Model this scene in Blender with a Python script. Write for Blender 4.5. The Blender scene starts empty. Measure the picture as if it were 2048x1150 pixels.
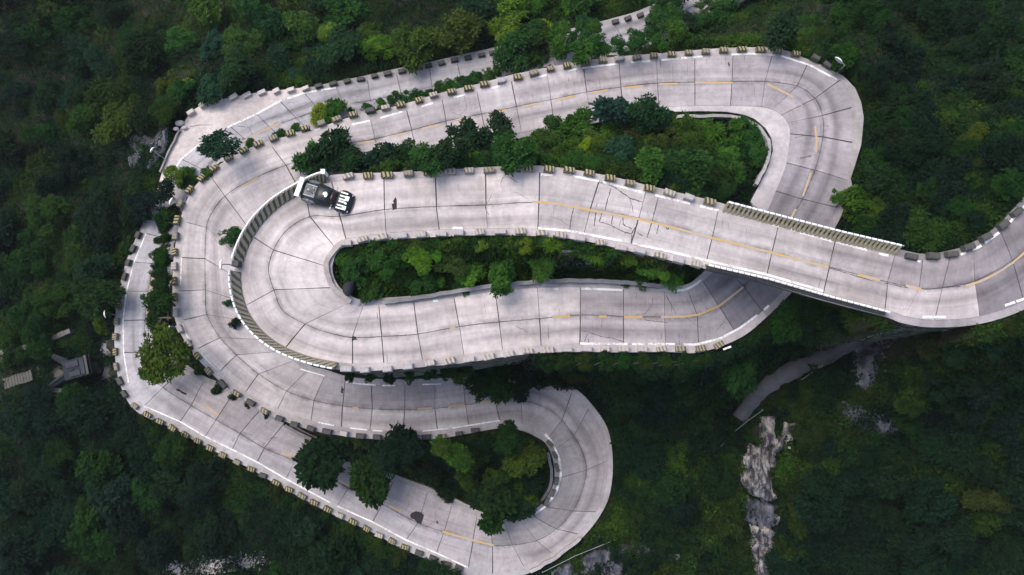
import bpy, math, random
import numpy as np
from mathutils import Vector, Matrix

random.seed(7)
RNG = np.random.default_rng(11)
scene = bpy.context.scene
col = scene.collection

# ------------------------------------------------------------------ camera, sky, sun, exposure
TILT = math.radians(9.0)
FPX = 1400.0                      # focal length in pixels of a 2048 px wide picture
DIST = 57.0
CAM = np.array([0.0, -DIST * math.sin(TILT), DIST * math.cos(TILT)])
cd = bpy.data.cameras.new('camera')
cd.sensor_width = 36.0
cd.lens = 36.0 * FPX / 2048.0
cd.clip_end = 3000
cam = bpy.data.objects.new('camera', cd)
cam.location = CAM
cam.rotation_euler = (TILT, 0, 0)
col.objects.link(cam)
scene.camera = cam

SUN_EL, SUN_AZ = math.radians(58), math.radians(-50)     # azimuth clockwise from +Y (picture up)
world = bpy.data.worlds.new('World')
scene.world = world
world.use_nodes = True
wn = world.node_tree
wn.nodes.clear()
sky = wn.nodes.new('ShaderNodeTexSky')
sky.sky_type = 'NISHITA'
sky.sun_disc = False
sky.sun_elevation = SUN_EL
sky.sun_rotation = SUN_AZ
sky.dust_density = 4.0
bg = wn.nodes.new('ShaderNodeBackground')
bg.inputs['Strength'].default_value = 0.15
wo = wn.nodes.new('ShaderNodeOutputWorld')
wn.links.new(sky.outputs[0], bg.inputs['Color'])
wn.links.new(bg.outputs[0], wo.inputs['Surface'])
sd = bpy.data.lights.new('sun', 'SUN')
sd.energy = 1.0
sd.angle = math.radians(40)
sd.color = (1.0, 0.93, 0.88)
sun = bpy.data.objects.new('sun', sd)
sdir = Vector((math.sin(SUN_AZ) * math.cos(SUN_EL), math.cos(SUN_AZ) * math.cos(SUN_EL), math.sin(SUN_EL)))
sun.rotation_euler = (-sdir).to_track_quat('-Z', 'Y').to_euler()
col.objects.link(sun)
scene.view_settings.view_transform = 'Standard'
scene.view_settings.look = 'None'
scene.view_settings.gamma = 1.0
scene.view_settings.use_curve_mapping = False
scene.view_settings.exposure = 0.76

# ------------------------------------------------------------------ small helpers
CT, ST = math.cos(TILT), math.sin(TILT)
def ray(u, v):
    x = (np.asarray(u, float) - 1024) / FPX
    y = -(np.asarray(v, float) - 575) / FPX
    return np.stack([x, y * CT + ST, y * ST - CT], -1)
def P(u, v, z):
    d = ray(u, v)
    k = (np.asarray(z, float) - CAM[2]) / d[..., 2]
    return CAM + d * k[..., None]
def proj(p):
    q = np.asarray(p, float) - CAM
    X = q[..., 0]
    Y = q[..., 1] * CT + q[..., 2] * ST
    Z = -q[..., 1] * ST + q[..., 2] * CT
    return 1024 + FPX * X / (-Z), 575 - FPX * Y / (-Z)

def mesh_from(name, V, F, uv=None, smooth=False):
    """V (n,3), F (k,m) array of equal-size faces, or a list of faces."""
    me = bpy.data.meshes.new(name)
    V = np.asarray(V, np.float32)
    if isinstance(F, np.ndarray):
        k, m = F.shape
        me.vertices.add(len(V)); me.vertices.foreach_set('co', V.ravel())
        me.loops.add(k * m); me.loops.foreach_set('vertex_index', F.astype(np.int32).ravel())
        me.polygons.add(k)
        me.polygons.foreach_set('loop_start', np.arange(0, k * m, m, dtype=np.int32))
        me.update(calc_edges=True)
    else:
        me.from_pydata([tuple(map(float, v)) for v in V], [], [tuple(f) for f in F])
    if uv is not None:
        lay = me.uv_layers.new(name='UVMap')
        idx = np.empty(len(me.loops), np.int32)
        me.loops.foreach_get('vertex_index', idx)
        lay.data.foreach_set('uv', np.asarray(uv, np.float32)[idx].ravel())
    if smooth:
        me.polygons.foreach_set('use_smooth', np.ones(len(me.polygons), bool))
    me.update()
    return me
def link(name, me, mat=None, parent=None, loc=None, rotz=0.0, scale=None, color=None):
    o = bpy.data.objects.new(name, me)
    col.objects.link(o)
    if mat is not None and me is not None and not me.materials:
        me.materials.append(mat)
    if parent is not None: o.parent = parent
    if loc is not None: o.location = [float(c) for c in loc]
    if rotz: o.rotation_euler = (0, 0, rotz)
    if scale is not None: o.scale = scale if hasattr(scale, '__len__') else (scale,) * 3
    if color is not None: o.color = (*color, 1.0)
    return o
def tag(o, label=None, cat=None, group=None, kind=None):
    if label: o['label'] = label
    if cat: o['category'] = cat
    if group: o['group'] = group
    if kind: o['kind'] = kind
    return o
class MB:
    """collects simple solids into one mesh"""
    def __init__(s): s.v, s.f = [], []
    def add(s, V, F):
        b = len(s.v); s.v += [tuple(map(float, p)) for p in V]; s.f += [tuple(i + b for i in f) for f in F]
    def box(s, c, size, rz=0.0, taper=1.0, ry=0.0):
        sx, sy, sz = [a / 2 for a in size]
        V = []
        for z, k in ((-sz, 1), (sz, taper)):
            for x, y in ((-sx, -sy), (sx, -sy), (sx, sy), (-sx, sy)):
                V.append((x * k, y * k, z))
        M = Matrix.Translation(c) @ Matrix.Rotation(rz, 4, 'Z') @ Matrix.Rotation(ry, 4, 'Y')
        s.add([M @ Vector(p) for p in V], [(0, 3, 2, 1), (4, 5, 6, 7), (0, 1, 5, 4), (1, 2, 6, 5), (2, 3, 7, 6), (3, 0, 4, 7)])
    def tube(s, pts, r, n=6, cap=True):
        pts = [Vector(map(float, p)) for p in pts]
        rs = r if hasattr(r, '__len__') else [r] * len(pts)
        V, F = [], []
        for i, p in enumerate(pts):
            t = (pts[min(i + 1, len(pts) - 1)] - pts[max(i - 1, 0)]).normalized()
            a = t.orthogonal().normalized() if abs(t.z) > .9 else t.cross(Vector((0, 0, 1))).normalized()
            b = t.cross(a)
            for k in range(n):
                w = 2 * math.pi * k / n
                V.append(p + (a * math.cos(w) + b * math.sin(w)) * rs[i])
        for i in range(len(pts) - 1):
            for k in range(n):
                F.append((i * n + k, i * n + (k + 1) % n, (i + 1) * n + (k + 1) % n, (i + 1) * n + k))
        if cap:
            F.append(tuple(range(n - 1, -1, -1))); F.append(tuple((len(pts) - 1) * n + k for k in range(n)))
        s.add(V, F)
    def prism(s, poly, z0, z1):
        n = len(poly)
        V = [(p[0], p[1], z0) for p in poly] + [(p[0], p[1], z1) for p in poly]
        F = [tuple(range(n - 1, -1, -1)), tuple(range(n, 2 * n))] + [(i, (i + 1) % n, n + (i + 1) % n, n + i) for i in range(n)]
        s.add(V, F)
    def mesh(s, name, smooth=False): return mesh_from(name, np.array(s.v), list(s.f), smooth=smooth)
    def build(s, name, mat, parent=None, smooth=False, **k): return link(name, s.mesh(name, smooth), mat, parent, **k)
ONES = 'first second third fourth fifth sixth seventh eighth ninth tenth eleventh twelfth thirteenth fourteenth fifteenth sixteenth seventeenth eighteenth nineteenth'.split()
def ordinal(n):
    if n < 20: return ONES[n - 1]
    t = {2: 'twent', 3: 'thirt', 4: 'fort'}[n // 10]
    return t + 'ieth' if n % 10 == 0 else t + 'y-' + ONES[n % 10 - 1]

# ------------------------------------------------------------------ materials
def new_mat(name, rough=0.85):
    m = bpy.data.materials.new(name); m.use_nodes = True
    nt = m.node_tree
    b = nt.nodes['Principled BSDF']
    b.inputs['Roughness'].default_value = rough
    b.inputs['Specular IOR Level'].default_value = 0.25
    return m, nt, b
def N(nt, t, **k):
    n = nt.nodes.new(t)
    for a, v in k.items(): setattr(n, a, v)
    return n
def noise(nt, vec, scale, detail=4, rough=0.6, dim='3D'):
    n = N(nt, 'ShaderNodeTexNoise'); n.inputs['Scale'].default_value = scale
    n.inputs['Detail'].default_value = detail; n.inputs['Roughness'].default_value = rough
    if vec is not None: nt.links.new(vec, n.inputs['Vector'])
    return n.outputs['Fac']
def ramp(nt, fac, a, b, va=0.0, vb=1.0):
    m = N(nt, 'ShaderNodeMapRange'); m.clamp = True
    for i, x in zip(('From Min', 'From Max', 'To Min', 'To Max'), (a, b, va, vb)): m.inputs[i].default_value = x
    nt.links.new(fac, m.inputs['Value']); return m.outputs['Result']
def mix(nt, fac, a, b, mode='MIX'):
    m = N(nt, 'ShaderNodeMix', data_type='RGBA', blend_type=mode)
    for i, x in ((0, fac), (6, a), (7, b)):
        if hasattr(x, 'is_linked'): nt.links.new(x, m.inputs[i])
        else: m.inputs[i].default_value = x if not isinstance(x, tuple) else (*x, 1.0)[:4]
    return m.outputs[2]
def mapping(nt, vec, scale):
    m = N(nt, 'ShaderNodeMapping'); m.inputs['Scale'].default_value = scale
    nt.links.new(vec, m.inputs['Vector']); return m.outputs[0]
def math_n(nt, op, a, b=None):
    m = N(nt, 'ShaderNodeMath', operation=op)
    for i, x in ((0, a), (1, b)):
        if x is None: continue
        if hasattr(x, 'is_linked'): nt.links.new(x, m.inputs[i])
        else: m.inputs[i].default_value = x
    return m.outputs[0]
def bump(nt, b, h, strength=0.3, dist=0.02):
    n = N(nt, 'ShaderNodeBump'); n.inputs['Strength'].default_value = strength; n.inputs['Distance'].default_value = dist
    nt.links.new(h, n.inputs['Height']); nt.links.new(n.outputs[0], b.inputs['Normal'])

def concrete_mat(name, streaks=True, mott=0.36):
    m, nt, b = new_mat(name, 0.9)
    oi = N(nt, 'ShaderNodeObjectInfo')
    g = N(nt, 'ShaderNodeNewGeometry').outputs['Position']
    c = oi.outputs['Color']
    big = ramp(nt, noise(nt, g, 0.22, 4), .3, .7, 1 - mott * .75, 1 + mott * .4)
    med = ramp(nt, noise(nt, g, 1.7, 5, .7), .25, .75, 1 - mott * .55, 1 + mott * .45)
    fine = ramp(nt, noise(nt, g, 14, 3, .7), .3, .7, .93, 1.07)
    k = math_n(nt, 'MULTIPLY', math_n(nt, 'MULTIPLY', big, med), fine)
    if streaks:
        uv = N(nt, 'ShaderNodeUVMap').outputs[0]
        s1 = noise(nt, mapping(nt, uv, (.045, 2.2, 1)), 1.0, 4, .65)          # tyre streaks run along the lane
        s1 = ramp(nt, s1, .50, .74, 1.0, .78)
        s2 = noise(nt, mapping(nt, uv, (3.0, .25, 1)), 1.0, 3, .6)            # broom grooves run across the slab
        s2 = ramp(nt, s2, .3, .75, 1.05, .90)
        s3 = noise(nt, mapping(nt, uv, (1.6, .8, 1)), 1.0, 5, .75)            # small dark scuffs
        s3 = ramp(nt, s3, .63, .78, 1.0, .62)
        k = math_n(nt, 'MULTIPLY', k, math_n(nt, 'MULTIPLY', s1, math_n(nt, 'MULTIPLY', s2, s3)))
        su = N(nt, 'ShaderNodeSeparateXYZ'); nt.links.new(uv, su.inputs[0])
        av = math_n(nt, 'ABSOLUTE', math_n(nt, 'SUBTRACT', math_n(nt, 'ABSOLUTE', math_n(nt, 'ADD', su.outputs[1], math_n(nt, 'MULTIPLY', math_n(nt, 'SUBTRACT', noise(nt, mapping(nt, uv, (.03, .02, 1)), 1.0, 2), .5), 1.6))), 1.25))
        band = math_n(nt, 'MULTIPLY', ramp(nt, av, .1, .75, 1, 0), ramp(nt, noise(nt, mapping(nt, uv, (.05, .5, 1)), 1.0, 3, .6), .38, .64, 0, .42))
        k = math_n(nt, 'MULTIPLY', k, math_n(nt, 'SUBTRACT', 1.0, band))
        grime = ramp(nt, math_n(nt, 'ABSOLUTE', su.outputs[1]), .05, .5, 1, 0)      # dirt gathers along the centre joint
        grime = math_n(nt, 'MULTIPLY', grime, ramp(nt, noise(nt, g, .5, 4, .7), .38, .62, 0, .5))
        k = math_n(nt, 'MULTIPLY', k, math_n(nt, 'SUBTRACT', 1.0, grime))
    kc = N(nt, 'ShaderNodeCombineColor')
    for i in range(3): nt.links.new(k, kc.inputs[i])
    cc = mix(nt, 1.0, c, kc.outputs[0], 'MULTIPLY')
    stain = ramp(nt, noise(nt, g, .9, 6, .75), .62, .75, 0, .35)
    cc = mix(nt, stain, cc, (.26, .24, .25))
    nt.links.new(cc, b.inputs['Base Color'])
    bump(nt, b, noise(nt, g, 22, 4, .7), .25, .012)
    return m
M = {}
M['slab'] = concrete_mat('slab_concrete')
M['concrete'] = concrete_mat('plain_concrete', False, .45)
def simple(name, c, rough=.8, var=.25, scale=3.0, metal=0.0, bmp=0.0):
    m, nt, b = new_mat(name, rough)
    g = N(nt, 'ShaderNodeTexCoord').outputs['Object']
    n = ramp(nt, noise(nt, g, scale, 5, .65), .25, .75)
    lo = tuple(x * (1 - var) for x in c); hi = tuple(min(1, x * (1 + var)) for x in c)
    nt.links.new(mix(nt, n, lo, hi), b.inputs['Base Color'])
    b.inputs['Metallic'].default_value = metal
    if bmp: bump(nt, b, noise(nt, g, scale * 5, 5, .7), bmp, .03)
    return m
M['tar'] = simple('tar_joint', (.085, .08, .082), .8, .35, 5)
def wall_mat():
    m, nt, b = new_mat('stained_wall', .95)
    g = N(nt, 'ShaderNodeNewGeometry').outputs['Position']
    c = mix(nt, ramp(nt, noise(nt, g, 1.3, 6, .7), .3, .7), (.07, .066, .064), (.20, .19, .18))
    c = mix(nt, ramp(nt, noise(nt, g, .8, 6, .75), .44, .56), c, (.018, .032, .012))
    nt.links.new(c, b.inputs['Base Color']); bump(nt, b, noise(nt, g, 5, 5, .7), .6, .05)
    return m
M['wall'] = wall_mat()
M['white_metal'] = simple('white_enamel', (.82, .82, .82), .4, .05)
M['grey_metal'] = simple('grey_steel', (.32, .34, .37), .5, .2, metal=.3)
M['black'] = simple('black_paint', (.012, .015, .017), .3, .3)
M['tyre'] = simple('tyre_rubber', (.02, .02, .021), .85, .2)
M['stain'] = simple('oil_stain', (.026, .025, .03), .85, .3, 6)
M['crack'] = simple('crack_fill', (.085, .08, .082), .95, .35, 6)
M['bark'] = simple('bark', (.09, .07, .055), .95, .4, 6, bmp=.4)
M['darkroof'] = simple('dark_roof', (.020, .024, .030), .9, .35, 1.5)
def paint_mat(name, c, wear_lo, wear_hi, under=(.36, .34, .34)):
    m, nt, b = new_mat(name, .75)
    g = N(nt, 'ShaderNodeNewGeometry').outputs['Position']
    w = noise(nt, g, 4.5, 6, .75); w2 = noise(nt, g, .7, 2, .5)
    w = math_n(nt, 'ADD', w, math_n(nt, 'MULTIPLY', math_n(nt, 'SUBTRACT', w2, .5), .5))
    nt.links.new(mix(nt, ramp(nt, w, wear_lo, wear_hi), c, under), b.inputs['Base Color'])
    return m
M['white_line'] = paint_mat('white_road_paint', (.76, .745, .74), .46, .66)
M['yellow_line'] = paint_mat('yellow_road_paint', (.46, .30, .095), .43, .68)
def stripe_mat(name, a, bcol, vec='Object', period=.42, wear=.5, under=(.34, .31, .29), dirs=(1, .25, .7)):
    m, nt, b = new_mat(name, .85)
    tc = N(nt, 'ShaderNodeTexCoord')
    v = tc.outputs[vec]
    sp = N(nt, 'ShaderNodeSeparateXYZ'); nt.links.new(v, sp.inputs[0])
    s = None
    for i, d in enumerate(dirs):
        q = math_n(nt, 'MULTIPLY', sp.outputs[i], d / period)
        s = q if s is None else math_n(nt, 'ADD', s, q)
    g = N(nt, 'ShaderNodeNewGeometry').outputs['Position']
    s = math_n(nt, 'ADD', s, math_n(nt, 'MULTIPLY', noise(nt, g, 5, 3), .25))
    fr = math_n(nt, 'FRACT', s)
    st = ramp(nt, math_n(nt, 'ABSOLUTE', math_n(nt, 'SUBTRACT', fr, .5)), .20, .27)
    c = mix(nt, st, a, bcol)
    oi = N(nt, 'ShaderNodeObjectInfo')
    w = ramp(nt, math_n(nt, 'ADD', noise(nt, g, 4, 6, .75), math_n(nt, 'MULTIPLY', math_n(nt, 'SUBTRACT', oi.outputs['Random'], .5), .45)), wear - .12, wear + .22)
    c = mix(nt, w, c, under)
    nt.links.new(c, b.inputs['Base Color'])
    bump(nt, b, noise(nt, g, 20, 4, .7), .3, .015)
    return m
M['block_stripe'] = stripe_mat('black_yellow_stripes', (.04, .037, .03), (.31, .265, .14), period=.33, wear=.58, under=(.2, .185, .165))
M['block_faded'] = stripe_mat('faded_stripes', (.17, .15, .13), (.40, .35, .29), period=.36, wear=.5, under=(.38, .35, .34))
M['barrier'] = stripe_mat('barrier_stripes', (.07, .064, .055), (.30, .265, .18), vec='UV', period=.36, wear=.66, under=(.27, .25, .22), dirs=(1, .75, 0))
M['block_dark'] = simple('dark_block', (.07, .07, .066), .9, .5, 4, bmp=.4)
M['block_pale'] = simple('pale_block', (.50, .46, .44), .9, .2, 4, bmp=.3)
M['block_grey'] = simple('grey_block', (.34, .32, .32), .9, .35, 4, bmp=.3)
def leaf_mat(name, attr=None):
    m, nt, b = new_mat(name, .8)
    b.inputs['Specular IOR Level'].default_value = .08
    if attr:
        a = N(nt, 'ShaderNodeAttribute', attribute_name=attr); c = a.outputs['Color']
    else:
        c = N(nt, 'ShaderNodeObjectInfo').outputs['Color']
        t = N(nt, 'ShaderNodeAttribute', attribute_name='tint').outputs['Fac']
        tc = N(nt, 'ShaderNodeCombineColor')
        nt.links.new(math_n(nt, 'ADD', math_n(nt, 'MULTIPLY', t, 1.5), .35), tc.inputs[0])
        nt.links.new(math_n(nt, 'ADD', math_n(nt, 'MULTIPLY', t, 1.1), .5), tc.inputs[1])
        nt.links.new(math_n(nt, 'ADD', math_n(nt, 'MULTIPLY', t, .6), .6), tc.inputs[2])
        c = mix(nt, 1.0, c, tc.outputs[0], 'MULTIPLY')
    nt.links.new(c, b.inputs['Base Color'])
    tr = N(nt, 'ShaderNodeBsdfTranslucent'); nt.links.new(c, tr.inputs['Color'])
    mx = N(nt, 'ShaderNodeMixShader'); mx.inputs[0].default_value = .25
    nt.links.new(b.outputs[0], mx.inputs[1]); nt.links.new(tr.outputs[0], mx.inputs[2])
    nt.links.new(mx.outputs[0], nt.nodes['Material Output'].inputs['Surface'])
    return m
M['leaf'] = leaf_mat('leaves')
M['under'] = leaf_mat('undergrowth_leaves', 'col')
def soil_mat():
    m, nt, b = new_mat('forest_floor', 1.0)
    g = N(nt, 'ShaderNodeNewGeometry').outputs['Position']
    c = mix(nt, ramp(nt, noise(nt, g, .35, 5), .35, .65), (.012, .018, .009), (.03, .028, .016))
    c = mix(nt, ramp(nt, noise(nt, g, 3.5, 6, .75), .55, .7), c, (.05, .046, .04))
    nt.links.new(c, b.inputs['Base Color']); bump(nt, b, noise(nt, g, 6, 6, .75), .8, .15)
    return m
M['soil'] = soil_mat()
def rock_mat(name, dark, pale, lo, hi):
    m, nt, b = new_mat(name, .9)
    g = N(nt, 'ShaderNodeNewGeometry').outputs['Position']
    v = mapping(nt, g, (1.6, .55, 1.0))
    n = noise(nt, v, 1.1, 7, .72)
    c = mix(nt, ramp(nt, n, lo, hi), dark, pale)
    c = mix(nt, ramp(nt, noise(nt, g, .8, 3), .6, .72, 0, .5), c, (.22, .16, .10))
    nt.links.new(c, b.inputs['Base Color']); bump(nt, b, noise(nt, v, 5, 7, .75), .9, .12)
    return m
M['cliff'] = rock_mat('pale_rock', (.04, .039, .045), (.46, .435, .41), .45, .66)
M['rock'] = rock_mat('dark_rock', (.03, .032, .042), (.19, .195, .225), .42, .70)

# ------------------------------------------------------------------ the winding road: both edges and the centre joint, station by station
# (left edge, right edge, centre joint) as sighted in the picture, travelling downhill from the bridge
ST_ = [
 ((2190,440),(2110,310),None),((2120,555),(2062,395),(2085,470)),((2048,602),(2002,463),(2025,520)),((1960,632),(1947,500),(1950,562)),
 ((1870,640),(1900,514),(1885,575)),((1810,632),(1845,521),(1838,577)),((1770,618),(1790,511),(1775,564)),
 ((1647,586),(1671,482),(1659,534)),((1533,552),(1556,453),(1544,503)),((1413,523),(1437,419),(1425,475)),
 ((1263,488),(1292,384),(1278,436)),((1168,467),(1198,362),(1180,420)),((1076,458),(1079,345),(1078,405)),
 ((975,456),(971,348),(972,410)),((879,459),(871,355),(873,413)),((772,466),(768,359),(769,419)),((692,478),(664,364),(680,433)),
 ((668,492),(612,384),(620,433)),((656,513),(552,422),(573,461)),((651,532),(508,475),(547,500)),((653,553),(484,545),(537,541)),
 ((663,575),(493,610),(548,580)),((679,592),(523,658),(566,622)),((700,605),(572,694),(610,648)),((715,611),(635,716),(655,665)),
 ((726,612),(705,727),(705,675)),((758,610),(768,725),(764,673)),((828,605),(845,719),(836,668)),((908,594),(928,711),(919,653)),
 ((990,583),(1005,699),(998,644)),((1075,576),(1082,691),(1079,637)),((1161,575),(1160,689),(1161,630)),((1247,579),(1247,690),(1247,633)),
 ((1329,584),(1331,689),(1329,634)),((1376,582),(1397,690),(1395,632)),((1406,563),(1471,664),(1438,612)),((1445,525),(1525,622),(1487,573)),
 ((1490,478),(1590,555),(1540,510)),((1530,428),(1655,455),(1581,436)),((1552,382),(1674,415),(1605,398)),((1573,325),(1693,360),(1630,340)),
 ((1580,268),(1704,285),(1646,274)),((1575,245),(1703,215),(1645,231)),((1563,230),(1681,160),(1630,197)),((1545,219),(1615,127),(1594,172)),
 ((1523,214),(1545,108),(1530,163)),((1461,211),(1466,107),(1464,163)),((1390,211),(1390,112),(1390,164)),((1317,214),(1313,119),(1315,166)),
 ((1246,220),(1238,125),(1242,174)),((1182,236),(1167,134),(1173,184)),((1109,250),(1094,148),(1102,199)),((1043,264),(1023,163),(1033,213)),
 ((974,275),(954,182),(963,228)),((901,287),(884,199),(892,242)),((832,300),(813,221),(823,260)),((761,315),(741,239),(750,278)),
 ((715,326),(691,252),(703,286)),((662,343),(622,276),(643,308)),((606,392),(545,294),(572,330)),((545,440),(480,322),(497,362)),
 ((515,480),(425,358),(450,392)),((500,508),(392,396),(424,425)),((493,530),(374,445),(413,455)),((490,565),(363,515),(410,517)),
 ((497,608),(361,582),(411,580)),((510,645),(367,640),(414,629)),((535,680),(397,696),(440,675)),((560,703),(441,742),(473,710)),
 ((585,722),(492,783),(517,748)),((615,741),(556,817),(573,782)),((650,751),(622,841),(628,801)),((690,763),(683,853),(685,812)),
 ((743,769),(740,860),(745,818)),((810,770),(806,862),(810,820)),((870,768),(875,861),(870,817)),((927,765),(937,851),(931,810)),
 ((990,762),(1000,841),(990,802)),((1043,764),(1045,847),(1042,800)),((1098,773),(1076,860),(1093,816)),((1143,786),(1097,874),(1124,840)),
 ((1177,818),(1111,898),(1148,872)),((1206,864),(1119,925),(1166,905)),((1215,921),(1121,955),(1173,940)),((1210,981),(1111,987),(1165,980)),
 ((1192,1024),(1091,1013),(1146,1022)),((1155,1068),(1064,1031),(1113,1058)),((1103,1106),(1038,1039),(1074,1081)),
 ((1047,1132),(1008,1044),(1025,1090)),((985,1147),(980,1041),(985,1091)),((936,1135),(954,1034),(946,1081)),((873,1106),(903,1012),(888,1064)),
 ((812,1080),(855,985),(836,1046)),((745,1044),(788,960),(764,1008)),((674,1012),(716,925),(697,976)),((572,958),(612,878),(589,922)),
 ((514,924),(566,850),(529,896)),((464,899),(519,822),(480,867)),((410,873),(466,788),(432,840)),((360,843),(406,764),(382,811)),
 ((288,812),(366,738),(326,775)),((257,766),(343,713),(300,745)),((246,705),(332,692),(290,705)),((246,641),(326,645),(290,640)),
 ((253,582),(327,588),(296,583)),((268,524),(337,533),(310,527)),((292,467),(352,482),(329,476)),((314,418),(382,444),(352,431)),
 ((337,360),(414,395),(378,378)),((362,318),(453,365),(408,340)),((400,288),(485,334),(441,311)),((460,252),(527,308),(492,280)),
 ((513,228),(573,285),(540,255)),((560,202),(627,268),(592,236)),((608,186),(672,256),(640,222)),((672,174),(708,246),(688,210)),
 ((735,161),(750,240),(741,201)),((793,148),(812,226),(802,187)),((859,135),(870,208),(864,173)),((914,122),(930,196),(922,160)),
 ((990,105),(1010,176),(1000,142)),((1090,80),(1117,145),(1105,112)),((1180,58),(1217,112),(1200,86)),((1228,46),(1255,92),(1241,70)),
 ((1290,27),(1322,74),(1308,51)),((1370,-14),(1412,28),(1393,8)),((1450,-68),(1496,-14),(1475,-40)),((1520,-150),(1570,-90),(1545,-120)),
]
NS = len(ST_)
def idx_of(u, v, lo=0, hi=NS):
    return min(range(lo, hi), key=lambda i: (ST_[i][0][0] - u) ** 2 + (ST_[i][0][1] - v) ** 2)
I_BRIDGE_END = idx_of(1413, 523); I_UNDER = idx_of(1445, 525); I_EAST = idx_of(1575, 245); I_NEND = idx_of(715, 326)
I_W = idx_of(474, 520, 55, 75); I_WS = idx_of(650, 751); I_SE = idx_of(1215, 921); I_BOT = idx_of(985, 1147)
I_BEND = idx_of(288, 812); I_L = idx_of(268, 524); I_LAY0 = idx_of(314, 418); I_LAY1 = idx_of(608, 186); I_HP0 = idx_of(692, 478, 0, 30); I_HP1 = idx_of(726, 612, 0, 40)
zk = [(0, 1.4), (4, .5), (6, 0.0), (I_HP0, -1.0), (I_HP1, -3.0), (I_UNDER - 3, -5.2), (I_UNDER, -6.6), (I_EAST, -8.8), (I_NEND, -12.0),
      (I_W, -14.6), (I_WS, -17.2), (I_SE, -20.5), (I_BOT, -22.3), (I_BEND, -25.6), (I_L, -26.9), (I_LAY1, -28.8), (NS - 1, -33.0)]
zs = np.interp(np.arange(NS), [a for a, _ in zk], [b for _, b in zk])
Ls = np.array([s[0] for s in ST_], float); Rs = np.array([s[1] for s in ST_], float)
Cs = np.array([s[2] if s[2] else ((s[0][0] + s[1][0]) / 2, (s[0][1] + s[1][1]) / 2) for s in ST_], float)
SUB = 10
def catmull(A):
    A = np.asarray(A, float)
    p = np.vstack([2 * A[0] - A[1], A, 2 * A[-1] - A[-2]])
    out = []
    for i in range(len(A) - 1):
        p0, p1, p2, p3 = p[i], p[i + 1], p[i + 2], p[i + 3]
        for k in range(SUB):
            t = k / SUB
            out.append(.5 * (2 * p1 + (p2 - p0) * t + (2 * p0 - 5 * p1 + 4 * p2 - p3) * t * t + (3 * p1 - p0 - 3 * p2 + p3) * t ** 3))
    out.append(A[-1])
    return np.array(out)
def smooth1(a, n):
    k = np.ones(n) / n
    return np.convolve(np.pad(a, n // 2, mode='edge'), k, 'valid')[:len(a)]
ND = (NS - 1) * SUB + 1
zd = smooth1(np.interp(np.linspace(0, NS - 1, ND), np.arange(NS), zs), 31)
Lpx, Rpx, Cpx = catmull(Ls), catmull(Rs), catmull(Cs)
Ld, Rd, Cd = P(Lpx[:, 0], Lpx[:, 1], zd), P(Rpx[:, 0], Rpx[:, 1], zd), P(Cpx[:, 0], Cpx[:, 1], zd)
arc = np.concatenate([[0], np.cumsum(np.linalg.norm(np.diff(Cd, axis=0), axis=1))])
across = (Rd - Ld); across[:, 2] = 0; across /= np.linalg.norm(across, axis=1)[:, None]
# shoulders beyond the edges: 0.6 m, wider at the apron, the lay-by and the outside of the east bend
wL = smooth1(np.interp(np.arange(ND) / SUB, [0, 6, 7, I_BOT - 4, I_BOT, I_BEND - 2, I_BEND + 3, I_LAY0 - 1, I_LAY1 + 1, NS - 1], [.62, .62, .62, .6, .98, 1.0, .95, .95, .75, .75]), 21)
wR = smooth1(np.interp(np.arange(ND) / SUB, [0, 6, I_BRIDGE_END, I_EAST + 6, I_NEND, I_W, I_WS, I_WS + 10, NS - 1], [.62, .62, .62, .66, .8, .85, .95, .7, .6]), 21)
LO, RO = Ld - across * wL[:, None], Rd + across * wR[:, None]
def explicit(target, pts, Lside):
    """pts: (u, v) outline; each dense sample between the ends takes the matching point of the outline"""
    i0, i1 = [int(x * SUB) for x in pts[0]]
    line = np.array(pts[1], float)
    s = np.concatenate([[0], np.cumsum(np.linalg.norm(np.diff(line, axis=0), axis=1))])
    X = Lpx if Lside else Rpx
    dn = np.linspace(0, s[-1], 600); du, dv = np.interp(dn, s, line[:, 0]), np.interp(dn, s, line[:, 1])
    w = np.array([dn[np.argmin((du - p[0]) ** 2 + (dv - p[1]) ** 2)] for p in X[i0:i1 + 1]])
    w = smooth1(np.maximum.accumulate(w), 7)
    u, v = np.interp(w, s, line[:, 0]), np.interp(w, s, line[:, 1])
    target[i0:i1 + 1] = P(u, v, zd[i0:i1 + 1])
explicit(LO, ((I_UNDER + 2, I_EAST + 6), [(1500,405),(1520,367),(1537,332),(1546,300),(1543,276),(1531,256),(1510,238),(1488,229),(1450,223),(1400,222),(1350,223),(1316,225)]), True)
explicit(RO, ((I_EAST - 2, I_EAST + 2.5), [(1700,362),(1712,325),(1723,288),(1728,235),(1723,205),(1711,176),(1688,152),(1650,132)]), False)
explicit(LO, ((I_LAY0, I_LAY1 + .6), [(303,425),(318,365),(330,322),(345,286),(360,258),(378,228),(395,213),(420,203),(470,193),(520,184),(560,180),(606,175),(640,172)]), True)

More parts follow.
